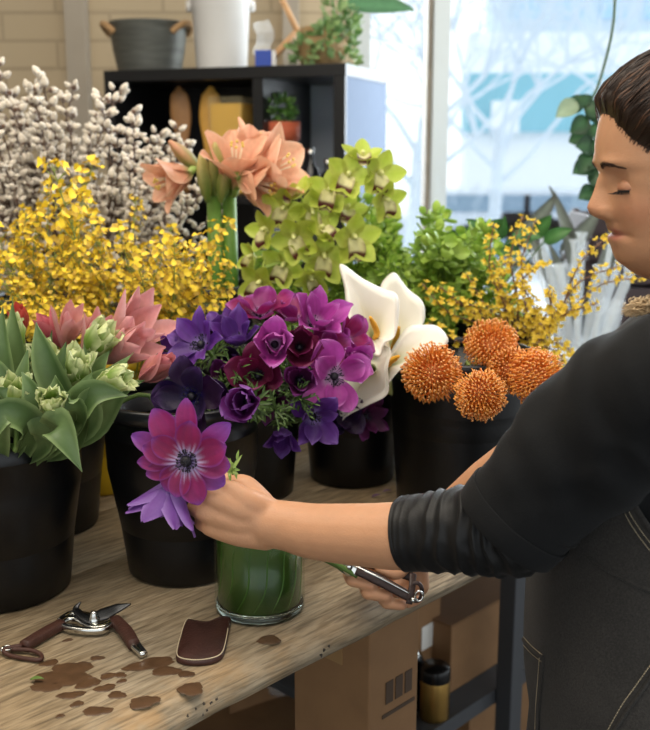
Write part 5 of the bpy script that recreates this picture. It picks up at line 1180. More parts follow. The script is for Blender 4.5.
def remesh(bag, voxel, smooth, name='tmp'):
    me = bpy.data.meshes.new(name); me.from_pydata([tuple(p) for p in bag.v], [], bag.f); o = bpy.data.objects.new(name, me); C.objects.link(o)
    r = o.modifiers.new('r', 'REMESH'); r.mode = 'VOXEL'; r.voxel_size = voxel
    if smooth: s = o.modifiers.new('s', 'SMOOTH'); s.factor = 0.5; s.iterations = smooth
    dg_ = bpy.context.evaluated_depsgraph_get(); ev = o.evaluated_get(dg_); m2 = ev.to_mesh()
    out = MB(); out.v = [v.co.copy() for v in m2.vertices]; out.f = [tuple(p.vertices) for p in m2.polygons]; out.c = [(1, 1, 1)]*len(out.v)
    ev.to_mesh_clear(); bpy.data.objects.remove(o); bpy.data.meshes.remove(me)
    return out
def limb(m, pts, rad, n=20, k=6, flat=1.0, up=None):
    p = spline(pts, k); r = lerpl(rad, len(p)); m.tube(p, r, n, flat=flat, up=up)
    for q, rr in ((p[0], r[0]), (p[-1], r[-1])): m.ball(q, rr*0.97*min(1, flat*1.0), 14, 10)

# key joints
SL, EL, WL = P(694, 368, 0.95), P(514, 528, 1.07), P(266, 523, 1.205)
SR, ER, WR = P(742, 352, 1.28), P(540, 452, 1.19), P(412, 548, 1.34)
bag = MB()
TOR = [(0.78, .395, .112, .165), (0.88, .380, .114, .160), (0.97, .370, .108, .148), (1.06, .366, .102, .142), (1.16, .39, .105, .148), (1.24, .425, .105, .150), (1.29, .45, .088, .145), (1.325, .46, .066, .105), (1.35, .46, .055, .062)]
def torso(m, grow=0.0, z0=None, z1=None, n=40):
    rows = []; zs = [TOR[0][0]+(TOR[-1][0]-TOR[0][0])*i/40 for i in range(41)]
    for z in zs:
        if (z0 and z < z0) or (z1 and z > z1): continue
        cx = interps([(t[0], t[1]) for t in TOR], z); hx_ = interps([(t[0], t[2]) for t in TOR], z)+grow; hy = interps([(t[0], t[3]) for t in TOR], z)+grow
        rows.append([V((cx+hx_*math.copysign(abs(math.cos(a))**0.85, math.cos(a)), 1.10+hy*math.copysign(abs(math.sin(a))**0.85, math.sin(a)), z)) for a in [2*PI*j/n for j in range(n)]])
    m.grid(rows, closed=True, cap0=True, cap1=True)
torso(bag)
limb(bag, [V((.46, 1.10, 1.31)), V((.45, 1.10, 1.37)), V((.425, 1.10, 1.43))], [.058, .052, .054])
for s, y in ((-1, 1.02), (1, 1.19)):     # legs
    limb(bag, [V((.37, y, .84)), V((.365, y+s*0.005, .66)), V((.36, y+s*0.01, .45)), V((.39, y+s*0.01, .28)), V((.395, y+s*.01, .07))], [.09, .078, .055, .054, .036])
    limb(bag, [V((.405, y+s*.01, .04)), V((.33, y+s*.015, .035)), V((.255, y+s*.02, .028))], [.034, .032, .024])
# arms
limb(bag, [V((.43, 1.02, 1.29)), SL, SL.lerp(EL, 0.5)+V((0, 0, .006)), EL], [.05, .055, .046, .040])
limb(bag, [EL, P(450, 534, 1.105), P(392, 536, 1.138), P(320, 532, 1.18), P(288, 526, 1.197), WL], [.036, .038, .0385, .0335, .030, .0285], k=5)
limb(bag, [V((.46, 1.18, 1.28)), SR, SR.lerp(ER, 0.5), ER], [.05, .055, .045, .039])
limb(bag, [ER, ER.lerp(WR, 0.35), ER.lerp(WR, 0.7), WR], [.038, .038, .031, .025])
# left hand: back of the hand to the camera, fingers closed round the stem
GR = P(222, 503, 1.222)
mc = [P(226, 488, 1.188), P(211, 496, 1.180), P(204, 511, 1.184), P(210, 526, 1.193)]
for i, q in enumerate(mc):
    w0 = WL+(V((0, 0, .012))*(1.5-i)*0.9)+V((0, 0, 0)); limb(bag, [w0, (w0+q)/2+V((0, -.006, .0)), q], [.0185, .0165, .0125], n=12, k=4)
limb(bag, [WL, P(246, 513, 1.207), P(222, 510, 1.203)], [.0275, .031, .022], n=18)
pip = [P(208, 482, 1.214), P(196, 492, 1.213), P(194, 508, 1.214), P(201, 523, 1.216)]
for i, q in enumerate(mc):
    p1 = pip[i]; p2 = p1+V((.010, .022, -.002)); p3 = p2+V((.020, .002, -.001)); r = (.0100, .0103, .0098, .0088)[i]
    limb(bag, [q, (q+p1)/2+V((-.002, -.001, 0)), p1], [r*1.12, r, r*1.02], n=12, k=3); limb(bag, [p1, p2], [r*1.0, r*.92], n=12, k=3); limb(bag, [p2, p3], [r*.92, r*.78], n=12, k=3)
limb(bag, [P(262, 506, 1.215), P(246, 488, 1.222), P(235, 484, 1.228)], [.018, .0155, .0125], n=14)
limb(bag, [P(235, 484, 1.228), P(220, 487, 1.240), P(207, 492, 1.248)], [.0122, .0112, .0088], n=12)
# right hand: fingers wrapped round the secateurs, tips towards the camera
KR = [P(392, 556, 1.372), P(402, 566, 1.370), P(412, 576, 1.365), P(420, 586, 1.355)]
for q in KR: limb(bag, [WR, (WR+q)/2+V((0, .006, 0)), q], [.019, .017, .0135], n=12, k=3)
FI = [([P(368, 566, 1.372), P(349, 573, 1.345), P(352, 580, 1.312), P(372, 585, 1.303)], .0098),
      ([P(384, 578, 1.366), P(366, 588, 1.340), P(368, 593, 1.310), P(387, 596, 1.302)], .0100),
      ([P(398, 588, 1.360), P(384, 599, 1.338), P(387, 603, 1.310), P(402, 605, 1.303)], .0092),
      ([P(412, 590, 1.352), P(404, 600, 1.338), P(408, 603, 1.320), P(418, 600, 1.314)], .0078)]
for q, (f, r) in zip(KR, FI):
    limb(bag, [q, f[0]], [r*1.2, r*1.02], n=12, k=3); limb(bag, [f[0], f[1]], [r*1.0, r], n=12, k=3); limb(bag, [f[1], f[2]], [r, r*.95], n=12, k=3); limb(bag, [f[2], f[3]], [r*.95, r*.82], n=12, k=3)
limb(bag, [P(408, 548, 1.345), P(404, 562, 1.322), P(396, 572, 1.312), P(380, 568, 1.308)], [.016, .0135, .011, .0085], n=12, k=4)
body = remesh(bag, 0.0026, 6)
SKA, SKB = hx('bd8c69'), hx('b0755a')
def skin_col(p):
    c = SKA
    for q, r in [(x, .014) for x in mc+pip]+[(f[0][3], .012) for f in FI]+[(f[0][2], .010) for f in FI]:
        d = (p-q).length
        if d < r: c = mix(SKB, c, 0.45+0.55*d/r)
    return c
near = [p for p in mc+pip]+[f[0][3] for f in FI]
cen1 = P(210, 505, 1.2); cen2 = P(385, 590, 1.33)
body.c = [skin_col(p) if (p-cen1).length < .06 or (p-cen2).length < .07 else SKA for p in body.v]

# ---- head, appended to the same body mesh
F0 = [(-.122, .030), (-.118, .043), (-.113, .052), (-.108, .059), (-.1015, .0685), (-.096, .0723), (-.0853, .0765), (-.0778, .0802), (-.074, .0800), (-.0703, .0765), (-.067, .0800), (-.0626, .0825), (-.054, .0845), (-.04, .0868), (-.024, .0895), (-.013, .0930), (-.0043, .0945), (.003, .0975), (.012, .0990), (.025, .0994), (.046, .097), (.065, .091), (.086, .076), (.105, .050), (.120, .018), (.125, .004)]
BK = [(-.122, .020), (-.113, .0), (-.09, -.03), (-.05, -.065), (0, -.09), (.05, -.098), (.09, -.078), (.112, -.045), (.122, -.014), (.125, .0)]
HW = [(-.122, .008), (-.118, .020), (-.110, .029), (-.09, .044), (-.06, .057), (-.02, .068), (.02, .073), (.06, .074), (.09, .062), (.11, .042), (.122, .016), (.125, .004)]
NS = [(-.061, 0), (-.0565, .002), (-.0535, .0105), (-.050, .0165), (-.045, .0195), (-.042, .0200), (-.037, .0178), (-.030, .0140), (-.022, .0098), (-.014, .0052), (-.006, .0012), (.002, 0)]
NWD = [(-.056, .0150), (-.046, .0145), (-.036, .0105), (-.022, .0062), (-.005, .006)]
F1 = [(-.122, .030), (-.118, .043), (-.113, .052), (-.108, .059), (-.1015, .0660), (-.096, .0700), (-.0853, .0745), (-.07, .0780), (-.054, .0825)]+[q for q in F0 if q[0] > -.05]
def head_pt(z, a, off=0.0, det=True):
    kk = math.exp(-((interps(HW, z)*abs(math.sin(a))**0.88)/.024)**4) if math.cos(a) > 0 else 0
    f, b, w = interps(F0, z)*kk+interps(F1, z)*(1-kk), interps(BK, z), interps(HW, z); mid = (f+b)/2; h = (f-b)/2; ca, sa = math.cos(a), math.sin(a)
    x = mid+h*math.copysign(abs(ca)**0.92, ca); y = w*math.copysign(abs(sa)**0.88, sa)
    if det and ca > 0:
        n = interps(NS, z)
        x += max(n*math.exp(-(y/interp(NWD, z))**2) if n > 0 else 0, .0120*math.exp(-(abs(y)/.0170)**6)*math.exp(-((z+.0465)/.0075)**4))
        for s in (-1, 1):
            x -= .0080*math.exp(-((y-s*.030)/.0125)**2-((z+.014)/.0105)**2)             # eye sockets
            x += .0032*math.exp(-((y-s*.030)/.018)**2-((z-.006)/.006)**2)               # brow ridge
            x += .0035*math.exp(-((y-s*.042)/.016)**2-((z+.046)/.018)**2)               # cheek
            x -= .0025*math.exp(-((y-s*.0285)/.006)**2-((z+.071)/.005)**2)              # mouth corner
            x -= .0013*math.exp(-((y-s*(.020+.12*max(0, -.046-z)))/.0035)**2)*(1 if -.070 < z < -.046 else 0)*0.7
        x -= .0022*math.exp(-((z+.0703)/.0013)**2)*math.exp(-(y/.025)**6)
    if off: 
        d = V((x-(f+b)/2, y, (z-.01)*0.9)).normalized(); x += d.x*off; y += d.y*off; z += d.z*off
    return hl(x, y, z)
zs = []; z = -.122
while z < .1249: zs.append(z); z += .0018 if z < .01 else .004
zs.append(.125)
angs = []
for j in range(120):
    t = j/120*2-1; angs.append(PI*math.copysign(abs(t)**1.35, t))
lipc, browc = hx('a85f55'), hx('4a3226')
rows = []; cols = []
for z in zs:
    row = [head_pt(z, a) for a in angs]; cr = []
    for p in row:
        q = p-HC; f, s = -q.x, -q.y; c = SKA
        c = mix(c, lipc, 0.85*math.exp(-((z+.0703)/.0065)**4)*math.exp(-(s/.0225)**6)*(f > .05))
        c = mix(c, hx('b96f50'), 0.35*math.exp(-((abs(s)-.045)/.02)**2-((z+.045)/.02)**2)*(f > .02)); c = mix(c, hx('b5704f'), 0.3*math.exp(-(s/.015)**2-((z+.044)/.01)**2)*(f > .08))
        cr.append(c)
    rows.append(row); cols.append(cr)
body.grid(rows, cols, closed=True, cap0=True, cap1=True)
for s in (-1, 1):      # ears
    ec = hl(-.008, s*.070, -.020); rw = []
    for i in range(17):
        t = 2*PI*i/16; rw.append(ec+V((-(-.002+.016*math.cos(t)*(1+0.2*math.sin(t))), -s*.010, .030*math.sin(t))))
    body.tube(rw, .0042, 8, SKA); body.ball(ec+V((0.0, -s*.002, 0)), (.014, .008, .026), 14, 10, col=SKB)
bodyo = body.build('body', skin_m, pe)

# eyes, lids, lashes, brows
eye_m = mat('eye_white', 'e6e0da', rough=0.15); iris_m = mat('dark_iris', '2a1a12', rough=0.1); lash_m = mat('dark_lashes', '140d0a', rough=0.7); brow_m = mat('brow_hair', '3a271d', rough=0.8)
for s in (-1, 1):
    ce = hl(.0705, s*.0285, -.0195)
    m = MB(); m.ball(ce, (.0110, .0115, .0105), 24, 16); eo = m.build('eyeball', eye_m, pe)
    m = MB(); dn = V((-.78, -s*.12, -.60)).normalized(); m.ball(ce+dn*.0066, .0052, 16, 12); m.build('iris', iris_m, eo)
    rows = []; cols = []
    for i in range(13):         # upper lid: skin dome lowered over the eye
        el = R(95-118*i/12); row = []
        for j in range(25):
            az = R(-82+164*j/24); r = .0129 if i < 12 else .0122; e2 = el*(1-0.25*abs(az/R(82))**2)
            row.append(ce+V((-r*.93*math.cos(e2)*math.cos(az), -r*1.18*math.cos(e2)*math.sin(az), r*.80*math.sin(e2))))
        rows.append(row); cols.append([mix(SKA, SKB, 0.5+0.3*(i > 9))]*25)
    m = MB(); m.grid(rows, cols); lo = m.build('eyelid', skin_m, pe, solid=.0006)
    m = MB(); last = rows[-1]; m.tube(last[2:-2], .0016, 6)
    for j in range(2, 23):
        b0 = last[j]; d = (b0-ce); d.z = 0; d.normalize(); 
        L_ = .0100+.0018*math.sin(j*2.1); m.tube([b0, b0+d*L_*0.55+V((0, 0, -.0032)), b0+d*L_+V((0, 0, -.0030))], [.0006, .00045, .00015], 4)
    m.build('eyelashes', lash_m, pe)
    m = MB(); rb = random.Random(2)
    for k in range(170):
        t = rb.random(); sy = .011+.029*t; zc = -.0005+.0065*math.sin(PI*min(1, t*0.62+.1))*1.0-.0035*t; zz = zc+rb.gauss(0, .0013)*(1-0.55*t)
        a = math.asin(min(.98, (sy/interps(HW, zz))**(1/.88))); p0 = head_pt(zz, s*a, .0004)
        a2 = math.asin(min(.98, ((sy+.006)/interps(HW, zz))**(1/.88))); p1 = head_pt(zz+.0016*(1-1.6*t), s*a2, .0010); m.tube([p0, p1], [.00032, .00012], 4, cap=False)
    m.build('eyebrow', brow_m, pe)

# ---- hair
hair_m = mat('dark_brown_hair', attr=True, rough=0.42, spec=0.5, var=0.35, vscale=70, stretch=(1, 1, 1))
HLN = [(590, 108), (600, 114), (606, 127), (615, 139), (628, 149), (645, 156), (660, 166), (668, 186), (676, 200), (684, 180), (700, 158), (722, 168), (735, 215), (760, 252), (800, 258)]
def hmask(p):
    q = p-HC; x = 688+HK*q.x; y = 168-HK*q.z; return interp(HLN, x)-y           # px above the hairline
dk, md, li = hx('24170f'), hx('3d291d'), hx('6e4c36')
rows = []; cols = []
zs2 = [-.10+.225*i/70 for i in range(71)]; zs2[-1] = .125
n2 = 140; pts = [[None]*n2 for _ in zs2]; keep = [[False]*n2 for _ in zs2]
for i, z in enumerate(zs2):
    for j in range(n2):
        a = 2*PI*j/n2; p = head_pt(z, a, 0, False); mk = hmask(p); off = .012*sst(-3, 26, mk)-.0015*sst(4, -8, mk); wav = .0012*math.sin((a*17)+z*90)*sst(0, 20, mk)
        pts[i][j] = head_pt(z, a, off+wav, False); keep[i][j] = mk > -4
m = MB(); vs = [p for r in pts for p in r]; fs = []
for i in range(len(zs2)-1):
    for j in range(n2):
        k = (j+1) % n2
        if keep[i][j] and keep[i+1][j] and keep[i][k] and keep[i+1][k]: fs.append((i*n2+j, i*n2+k, (i+1)*n2+k, (i+1)*n2+j))
used = sorted({v for f in fs for v in f}); mp_ = {v: i for i, v in enumerate(used)}
fs.append(tuple((len(zs2)-1)*n2+j for j in range(n2)))
m.v = [vs[v] for v in used]; m.f = [tuple(mp_[v] for v in f) for f in fs]; m.c = [dk]*len(used)
bvh = BVHTree.FromPolygons(m.v, m.f)
bun = hl(-.098, 0, .062); m.ball(bun, (.038, .034, .036), 24, 16, col=dk)
rh = random.Random(31); hc0 = hl(.0, 0, .02)
def on_shell(d, up=.0008):
    h = bvh.ray_cast(hc0, d); 
    return (h[0]+d*up) if h[0] is not None else None
ds = [v for v in m.v[:len(used)]]
for k in range(2100):
    st_pt = rh.choice(ds); d0 = (st_pt-hc0).normalized(); d1 = (bun-hc0).normalized()
    if rh.random() < 0.5 and st_pt.y > 1.12: continue
    ang = d0.angle(d1); 
    if ang < 0.3: continue
    axv = d0.cross(d1).normalized(); L_ = min(ang-0.15, rh.uniform(0.5, 1.3)); pp = []
    for t in range(10):
        dd = Quaternion(axv, L_*t/9) @ d0; q = on_shell(dd, .0005+.0018*math.sin(PI*t/9)*rh.uniform(0.5, 1))
        if q is None: break
        pp.append(q+V((0, 0, .0012*math.sin(t*0.7+k))))
    if len(pp) < 4: continue
    m.tube(pp, [.00022]+[.00065*rh.uniform(0.6, 1.2)]*(len(pp)-2)+[.0002], 4, col=mix(mix(dk, md, rh.random()), li, 0.9 if rh.random() < 0.16 else 0.0), cap=False)
for k in range(240):          # fine hairs along the hairline
    x = rh.uniform(598, 665); y = interp(HLN, x)+rh.uniform(-4, 5); zz = (168-y)/HK; f = (688-x)/HK
    fr, b, wv = interps(F0, zz), interps(BK, zz), interps(HW, zz); mid = (fr+b)/2; h = (fr-b)/2; ca = max(0.02, min(.999, (f-mid)/h))**(1/.92); a = math.acos(ca)
    p0 = head_pt(zz, a, .0003, False); d0 = (p0-hc0).normalized(); pp = [p0]; d1 = V((.5, -.15, .75))
    for t in range(1, 5): pp.append(p0+d1*.0045*t*rh.uniform(0.8, 1.1)+(p0-hc0).normalized()*.0008*t)
    m.tube(pp, [.0003, .00035, .0003, .0002, .0001], 4, col=mix(dk, md, rh.random()), cap=False)
# loose light ends lying by the collar
for k in range(150):
    a = P(735+rh.uniform(-10, 10), 245+rh.uniform(-10, 10), 1.06+rh.uniform(-.02, .02)); b = P(690+rh.uniform(-10, 8), 296+rh.uniform(-6, 6), 1.03+rh.uniform(-.02, .02)); t = rh.random()
    c = P(628+26*t+rh.uniform(-4, 6), 312-14*t*rh.random()+rh.uniform(-8, 5), 1.02+rh.uniform(-.02, .02))
    pp = spline([a, b, c, c+V((-.004*rh.random(), 0, rh.uniform(-.004, .006)))], 4); nn = len(pp)
    m.tube(pp, .0006, 4, col=[mix(hx('7a5a40'), hx('e3c79c'), i/nn) for i in range(nn)], cap=False)
m.build('hair', hair_m, pe)

# ---- clothes
def cloth_noise(p, amp, s): return amp*nz(p, s)+amp*0.5*nz(p+V((3, 7, 1)), s*2.3)
# shirt: torso, shoulders and wide sleeve
bag = MB(); torso(bag, 0.010, z0=0.86)
SLV = [(506, 528, 1.072, .0615), (535, 498, 1.055, .0645), (565, 468, 1.035, .069), (600, 434, 1.01, .076), (640, 404, .985, .080), (690, 380, .955, .074)]
pts = spline([P(a, b, c) for a, b, c, r in SLV]+[V((.44, 1.03, 1.28))], 8); rad = lerpl([q[3] for q in SLV]+[.075], len(pts)); 
T0 = (pts[1]-pts[0]).normalized()
rows = []
nn = 64; a0 = V((0, -1, 0.2)); a0 = (a0-T0*a0.dot(T0)).normalized()
prev = a0
for i, p in enumerate(pts):
    t = (pts[min(i+1, len(pts)-1)]-pts[max(i-1, 0)]).normalized(); prev = (prev-t*prev.dot(t)).normalized(); b = t.cross(prev); row = []
    for j in range(nn):
        a = 2*PI*j/nn; d = prev*math.cos(a)*0.92+b*math.sin(a); q = p+d*rad[i]; fold = 0.0035*math.sin(a*2+i*0.22+1)*sst(4, 14, i)+0.0030*math.sin(i*0.62+a*1.7)*sst(6, 20, i)+cloth_noise(q, .004, 14)
        row.append(q+d*fold)
    rows.append(row)
bag.grid(rows, closed=True, cap0=True, cap1=True); hem0, hem1 = rows[0], rows[3]
limb(bag, [V((.46, 1.16, 1.27)), SR, SR.lerp(ER, 0.5), SR.lerp(ER, 0.72)], [.065, .062, .054, .050])
limb(bag, [V((.46, 1.04, 1.305)), V((.46, 1.16, 1.305))], [.048, .048])
sh_ = remesh(bag, 0.0048, 5); sh_.build('shirt', shirt_m, pe)
m = MB(); hb = []
for e, t in ((1.00, 0.94), (1.03, 1.0), (1.035, 0.96), (1.035, 0.45), (1.035, 0.02), (1.028, -0.03), (0.99, -0.03), (0.96, 0.02), (0.95, 0.6)):
    k = t*5; i0 = max(0, min(4, int(k))); fr = k-i0; cc = sum(rows[i0], V((0, 0, 0)))/nn*(1-fr)+sum(rows[i0+1], V((0, 0, 0)))/nn*fr; hb.append([cc+((rows[i0][j]*(1-fr)+rows[i0+1][j]*fr)-cc)*e for j in range(nn)])
m.grid(hb, closed=True); o = m.build('sleeve_hem', shirt_m, pe)
# collar
m = MB(); cr_ = []
for z, r, e in ((1.352, .066, 0), (1.378, .060, .004), (1.392, .058, .006), (1.388, .062, .008), (1.362, .074, .012), (1.350, .080, .014)):
    cr_.append([V((.458+(r+e*0.5)*math.cos(a)*1.0, 1.10+r*1.0*math.sin(a), z-.038+0.016*math.cos(a))) for a in [2*PI*j/48 for j in range(48)]])
m.grid(cr_, closed=True); m.build('collar', shirt_m, pe, solid=.002)
# long undersleeve on the near arm, ruched at the elbow
path = spline([P(404, 534, 1.134), P(418, 533, 1.126), P(450, 531, 1.108), P(490, 528, 1.085), P(520, 524, 1.068), P(545, 500, 1.05)], 26); n = len(path); rr = lerpl([.0425, .0430, .0450, .0480, .0500, .050], n); rows = []; prev = V((0, -1, .1))
for i, p in enumerate(path):
    t = (path[min(i+1, n-1)]-path[max(i-1, 0)]).normalized(); prev = (prev-t*prev.dot(t)).normalized(); b = t.cross(prev); row = []; u = i/n; dens = sst(0.18, 0.55, u)
    for j in range(72):
        a = 2*PI*j/72; d = prev*math.cos(a)+b*math.sin(a); ph = i*0.55+2.8*math.sin(a+0.6)+3.0*nz((math.cos(a)*1.4, math.sin(a)*1.4, u*6))
        f = (.0003+.0032*dens)*(1-abs(math.sin(ph*0.5)))*1.6+.0010*nz(p+d*.05, 60)+.0015*dens*nz((a*2, u*30, 0))
        if 0.055 < u < 0.065: f -= .0012
        row.append(p+d*(rr[i]+f))
    rows.append(row)
c0 = path[0]; rows = [[c0+(q-c0)*0.90+(path[3]-c0)*1.2 for q in rows[0]], [c0+(q-c0)*0.955 for q in rows[0]]]+rows
m = MB(); m.grid(rows, closed=True); m.build('long_sleeve', under_m, pe)
# jeans and shoes
bag = MB(); torso(bag, 0.006, z1=0.99)
for s, y in ((-1, 1.02), (1, 1.19)): limb(bag, [V((.37, y, .84)), V((.365, y+s*0.005, .66)), V((.36, y+s*0.01, .45)), V((.39, y+s*0.01, .28)), V((.395, y+s*.01, .09))], [.098, .086, .066, .064, .058])
remesh(bag, .008, 3).build('jeans', jean_m, pe)
for s, y in ((-1, 1.02), (1, 1.19)):
    bag = MB(); limb(bag, [V((.42, y+s*.01, .045)), V((.34, y+s*.015, .045)), V((.24, y+s*.02, .034))], [.042, .043, .032]); limb(bag, [V((.40, y+s*.01, .06)), V((.40, y+s*.01, .11))], [.045, .046]); bag.v = [V((p.x, p.y, max(p.z, .001))) for p in bag.v]
    remesh(bag, .006, 3).build('shoe', shoe_m, pe)
# apron
def apr(phi, z):
    zz = max(z, 0.80); cx = interps([(t[0], t[1]) for t in TOR], min(zz, 1.30)); hx_ = interps([(t[0], t[2]) for t in TOR], min(zz, 1.3))+.014; hy = interps([(t[0], t[3]) for t in TOR], min(zz, 1.3))+.020
    drop = max(0, 0.95-z); hx_ += .004*sst(0.2, 1.0, math.cos(phi))*sst(1.15, 0.9, z)+drop*.02; hy += drop*.02
    hx_ += .004*math.sin(phi*5+z*6)*sst(1.1, .7, z)+.0025*nz((phi*3, z*9, 0))
    ca, sa = math.cos(phi), math.sin(phi); return V((cx-hx_*math.copysign(abs(ca)**0.88, ca), 1.10-hy*math.copysign(abs(sa)**0.88, sa), z))
def ztop(phi):
    a = abs(math.degrees(phi)); return interps([(0, 1.275), (22, 1.270), (34, 1.225), (48, 1.165), (62, 1.135), (80, 1.105), (100, 1.08), (130, 1.06)], a)
rows = []; nu, nv = 96, 70; PM = R(128)
for i in range(nv+1):
    rows.append([apr(-PM+2*PM*j/nu, 0.50+(ztop(-PM+2*PM*j/nu)-0.50)*i/nv) for j in range(nu+1)])
m = MB(); m.grid(rows); ap = m.build('apron', denim_m, pe, solid=.0022)
apb = BVHTree.FromPolygons(m.v, m.f)
# piping along the top edge of the apron and stitching
m2 = MB(); m2.tube(rows[-1], .0032, 8); m2.build('apron_edge', denim_m, pe)
def on_apron(px, py):
    h = apb.ray_cast(V((0, 0, CAMZ)), ray(px, py).normalized()); return (h[0], h[1] if h[1].dot(ray(px, py)) < 0 else -h[1]) if h[0] is not None else None
def stitch(pxs, off=(0, 0), raised=False):
    path = spline([V((a+off[0], b+off[1], 0)) for a, b in pxs], 40); hits = []
    for q in path:
        h = on_apron(q.x, q.y)
        if h: hits.append(h[0]+h[1]*.0016)
    mm = MB(); acc = 0; 
    if raised: mm.tube(hits, .0022, 6); return mm
    seg = []
    for a, b in zip(hits, hits[1:]):
        acc += (b-a).length; seg.append(a)
        if acc > .0032:
            if len(seg) > 1: mm.tube([seg[0], seg[-1]], .00042, 4)
            seg = []; acc = 0
    return mm
PK1 = [(519, 620), (523, 634), (533, 646), (544, 655)]
ST = MB()
def merge(a, b):
    n = len(a.v); a.v += b.v; a.c += b.c; a.f += [tuple(n+i for i in f) for f in b.f]
for pl, of in ((PK1, (0, 0)), (PK1, (-1, 7)), ([(541, 652), (539, 680), (537, 705), (536, 732)], (0, 0)), ([(652, 662), (636, 685), (622, 705), (607, 732)], (0, 0))):
    merge(ST, stitch(pl, of))
for dz_ in (.009, .015):
    for k in range(150):
        f0 = R(15+105*k/150); q0, q1 = [apr(f, ztop(f)-dz_)+V((-math.cos(f), -math.sin(f), 0))*.0022 for f in (f0, f0+R(.45))]; ST.tube([q0, q1], .00042, 4)
ST.build('stitching', thread_m, pe)
for q in (PK1, [(545, 652), (543, 680), (541, 705), (540, 732)], [(652, 588), (635, 581), (612, 569), (590, 556)], [(655, 667), (640, 690), (626, 710), (612, 732)]): stitch(q, (0, 3), True).build('seam', denim_m, pe)
# apron straps over the shoulders
for s in (1, -1):
    pts = spline([apr(R(26)*s, 1.265), V((.352, 1.10-s*.080, 1.283)), V((.395, 1.10-s*.080, 1.318)), V((.46, 1.10-s*.080, 1.338)), V((.52, 1.10-s*.07, 1.315)), V((.56, 1.10-s*.04, 1.22))], 6)
    m = MB(); rw = []
    for i, p in enumerate(pts): rw.append([p+V((0, .018*q, 0.001)) for q in (-1, -.5, 0, .5, 1)])
    m.grid(rw); m.build('apron_strap', denim_m, pe, solid=.003)

# ---- held stem, secateurs in the hand
z = heroM@V((0, 0, 1)); m = MB(); m.tube(spline([hero_c-z*.003, hero_c-z*.022+V((.006, 0, -.004)), GR, P(270, 530, 1.25), P(322, 556, 1.285), P(357, 576, 1.300)], 6), .0036, 8, col=hx('4f6a2c')); m.build('stem', stem_m, hero_o)
m = MB(); m.tube(spline([droop_c+V((0, 0, .004)), droop_c+V((.012, 0.006, .012)), GR+V((-.004, .004, .004)), P(272, 533, 1.254), P(318, 556, 1.288), P(350, 573, 1.31)], 6), .0032, 8, col=hx('44602a')); m.build('stem', stem_m, droop_o)
m = MB()
for i in range(14):
    rr_ = random.Random(i+5); b0 = P(231, 466, 1.19); e = P(231+rr_.uniform(-7, 12), 466+rr_.uniform(-12, 13), 1.19+rr_.uniform(-.01, .01)); blade(m, b0+V((0, 0, -.006)), e, .0045, .002, (0, -.9, .4), hx('7f9c48'), hx('a9bf6a'), n=5); blade(m, (b0+e)/2, e+V((rr_.uniform(-.006, .006), 0, rr_.uniform(-.006, .006))), .0035, .001, (0, -.9, .4), hx('8fae56'), n=4)
m.build('leaf_collar', leaf_m, hero_o)
leather_m = mat('brown_leather', '4b2c22', rough=0.55, var=0.3, vscale=60, bump=0.5, bscale=300); leath2_m = mat('dark_leather', '2f1e1a', rough=0.5, var=0.25, vscale=70, bump=0.5, bscale=300)
hs = thing('secateurs', 'secateurs with dark leather handles held in the far hand, cutting the green stem', 'secateurs', tuple(P(375, 580, 1.315)))
h0, h1 = P(356, 570, 1.298), P(410, 597, 1.292)
def flatbar(m, pts, w, t, nrm, n=10, cols=(1, 1, 1)):
    p = spline(pts, 5); W_ = lerpl(w if hasattr(w, '__len__') else [w, w], len(p)); rows = []
    for i, q in enumerate(p):
        tg = (p[min(i+1, len(p)-1)]-p[max(i-1, 0)]).normalized(); nr = V(nrm); nr = (nr-tg*nr.dot(tg)).normalized(); sd = tg.cross(nr)
        rows.append([q+sd*W_[i]*0.5*math.copysign(abs(math.cos(a))**0.6, math.cos(a))+nr*t*0.5*math.copysign(abs(math.sin(a))**0.6, math.sin(a)) for a in [2*PI*j/n for j in range(n)]])
    m.grid(rows, cols, closed=True, cap0=True, cap1=True)
m = MB(); flatbar(m, [h0, h0.lerp(h1, .4)+V((0, 0, .002)), h1], [.012, .015, .013], .011, (0.2, -1, .3), 16); m.build('handle', leath2_m, hs)
m = MB(); flatbar(m, [h0+V((-.004, .0, .0065)), h0.lerp(h1, .5)+V((0, -.004, .0075)), h1+V((0, -.003, .006))], [.0035, .003, .0025], .003, (0, -1, 0), 8); m.build('steel_edge', silver_m, hs)
m = MB(); flatbar(m, [P(340, 563, 1.315), P(350, 569, 1.302), P(362, 570, 1.298)], [.016, .020, .012], .009, (0, -1, .3), 14); m.ball(P(349, 566, 1.298), .006, 14, 8); m.build('pivot', silver_m, hs)
m = MB(); flatbar(m, [P(352, 566, 1.31), P(326, 556, 1.30), P(312, 548, 1.30)], [.018, .014, .002], .003, (0, -1, .3), 12); m.build('blade', silver_m, hs)
m = MB(); flatbar(m, [P(360, 562, 1.325), P(388, 568, 1.325), P(414, 578, 1.32)], [.012, .014, .012], .011, (0.2, -1, .3), 14); m.build('handle', leath2_m, hs)
m = MB(); flatbar(m, [P(413, 574, 1.302), P(412, 588, 1.290), P(409, 604, 1.288)], [.010, .009, .009], .003, (.1, -1, 0), 10); m.tube([P(416, 592, 1.295)+V((.008*math.cos(a), 0, .013*math.sin(a))) for a in [2*PI*k/18 for k in range(19)]], .0028, 8); m.build('leather_loop', leath2_m, hs)
m = MB(); m.ball(P(413, 600, 1.284), .0036, 10, 8); m.tube([P(419, 596, 1.286)+V((.005*math.cos(a), 0, .007*math.sin(a))) for a in [2*PI*k/14 for k in range(15)]], .0014, 6); m.build('metal_ring', silver_m, hs)

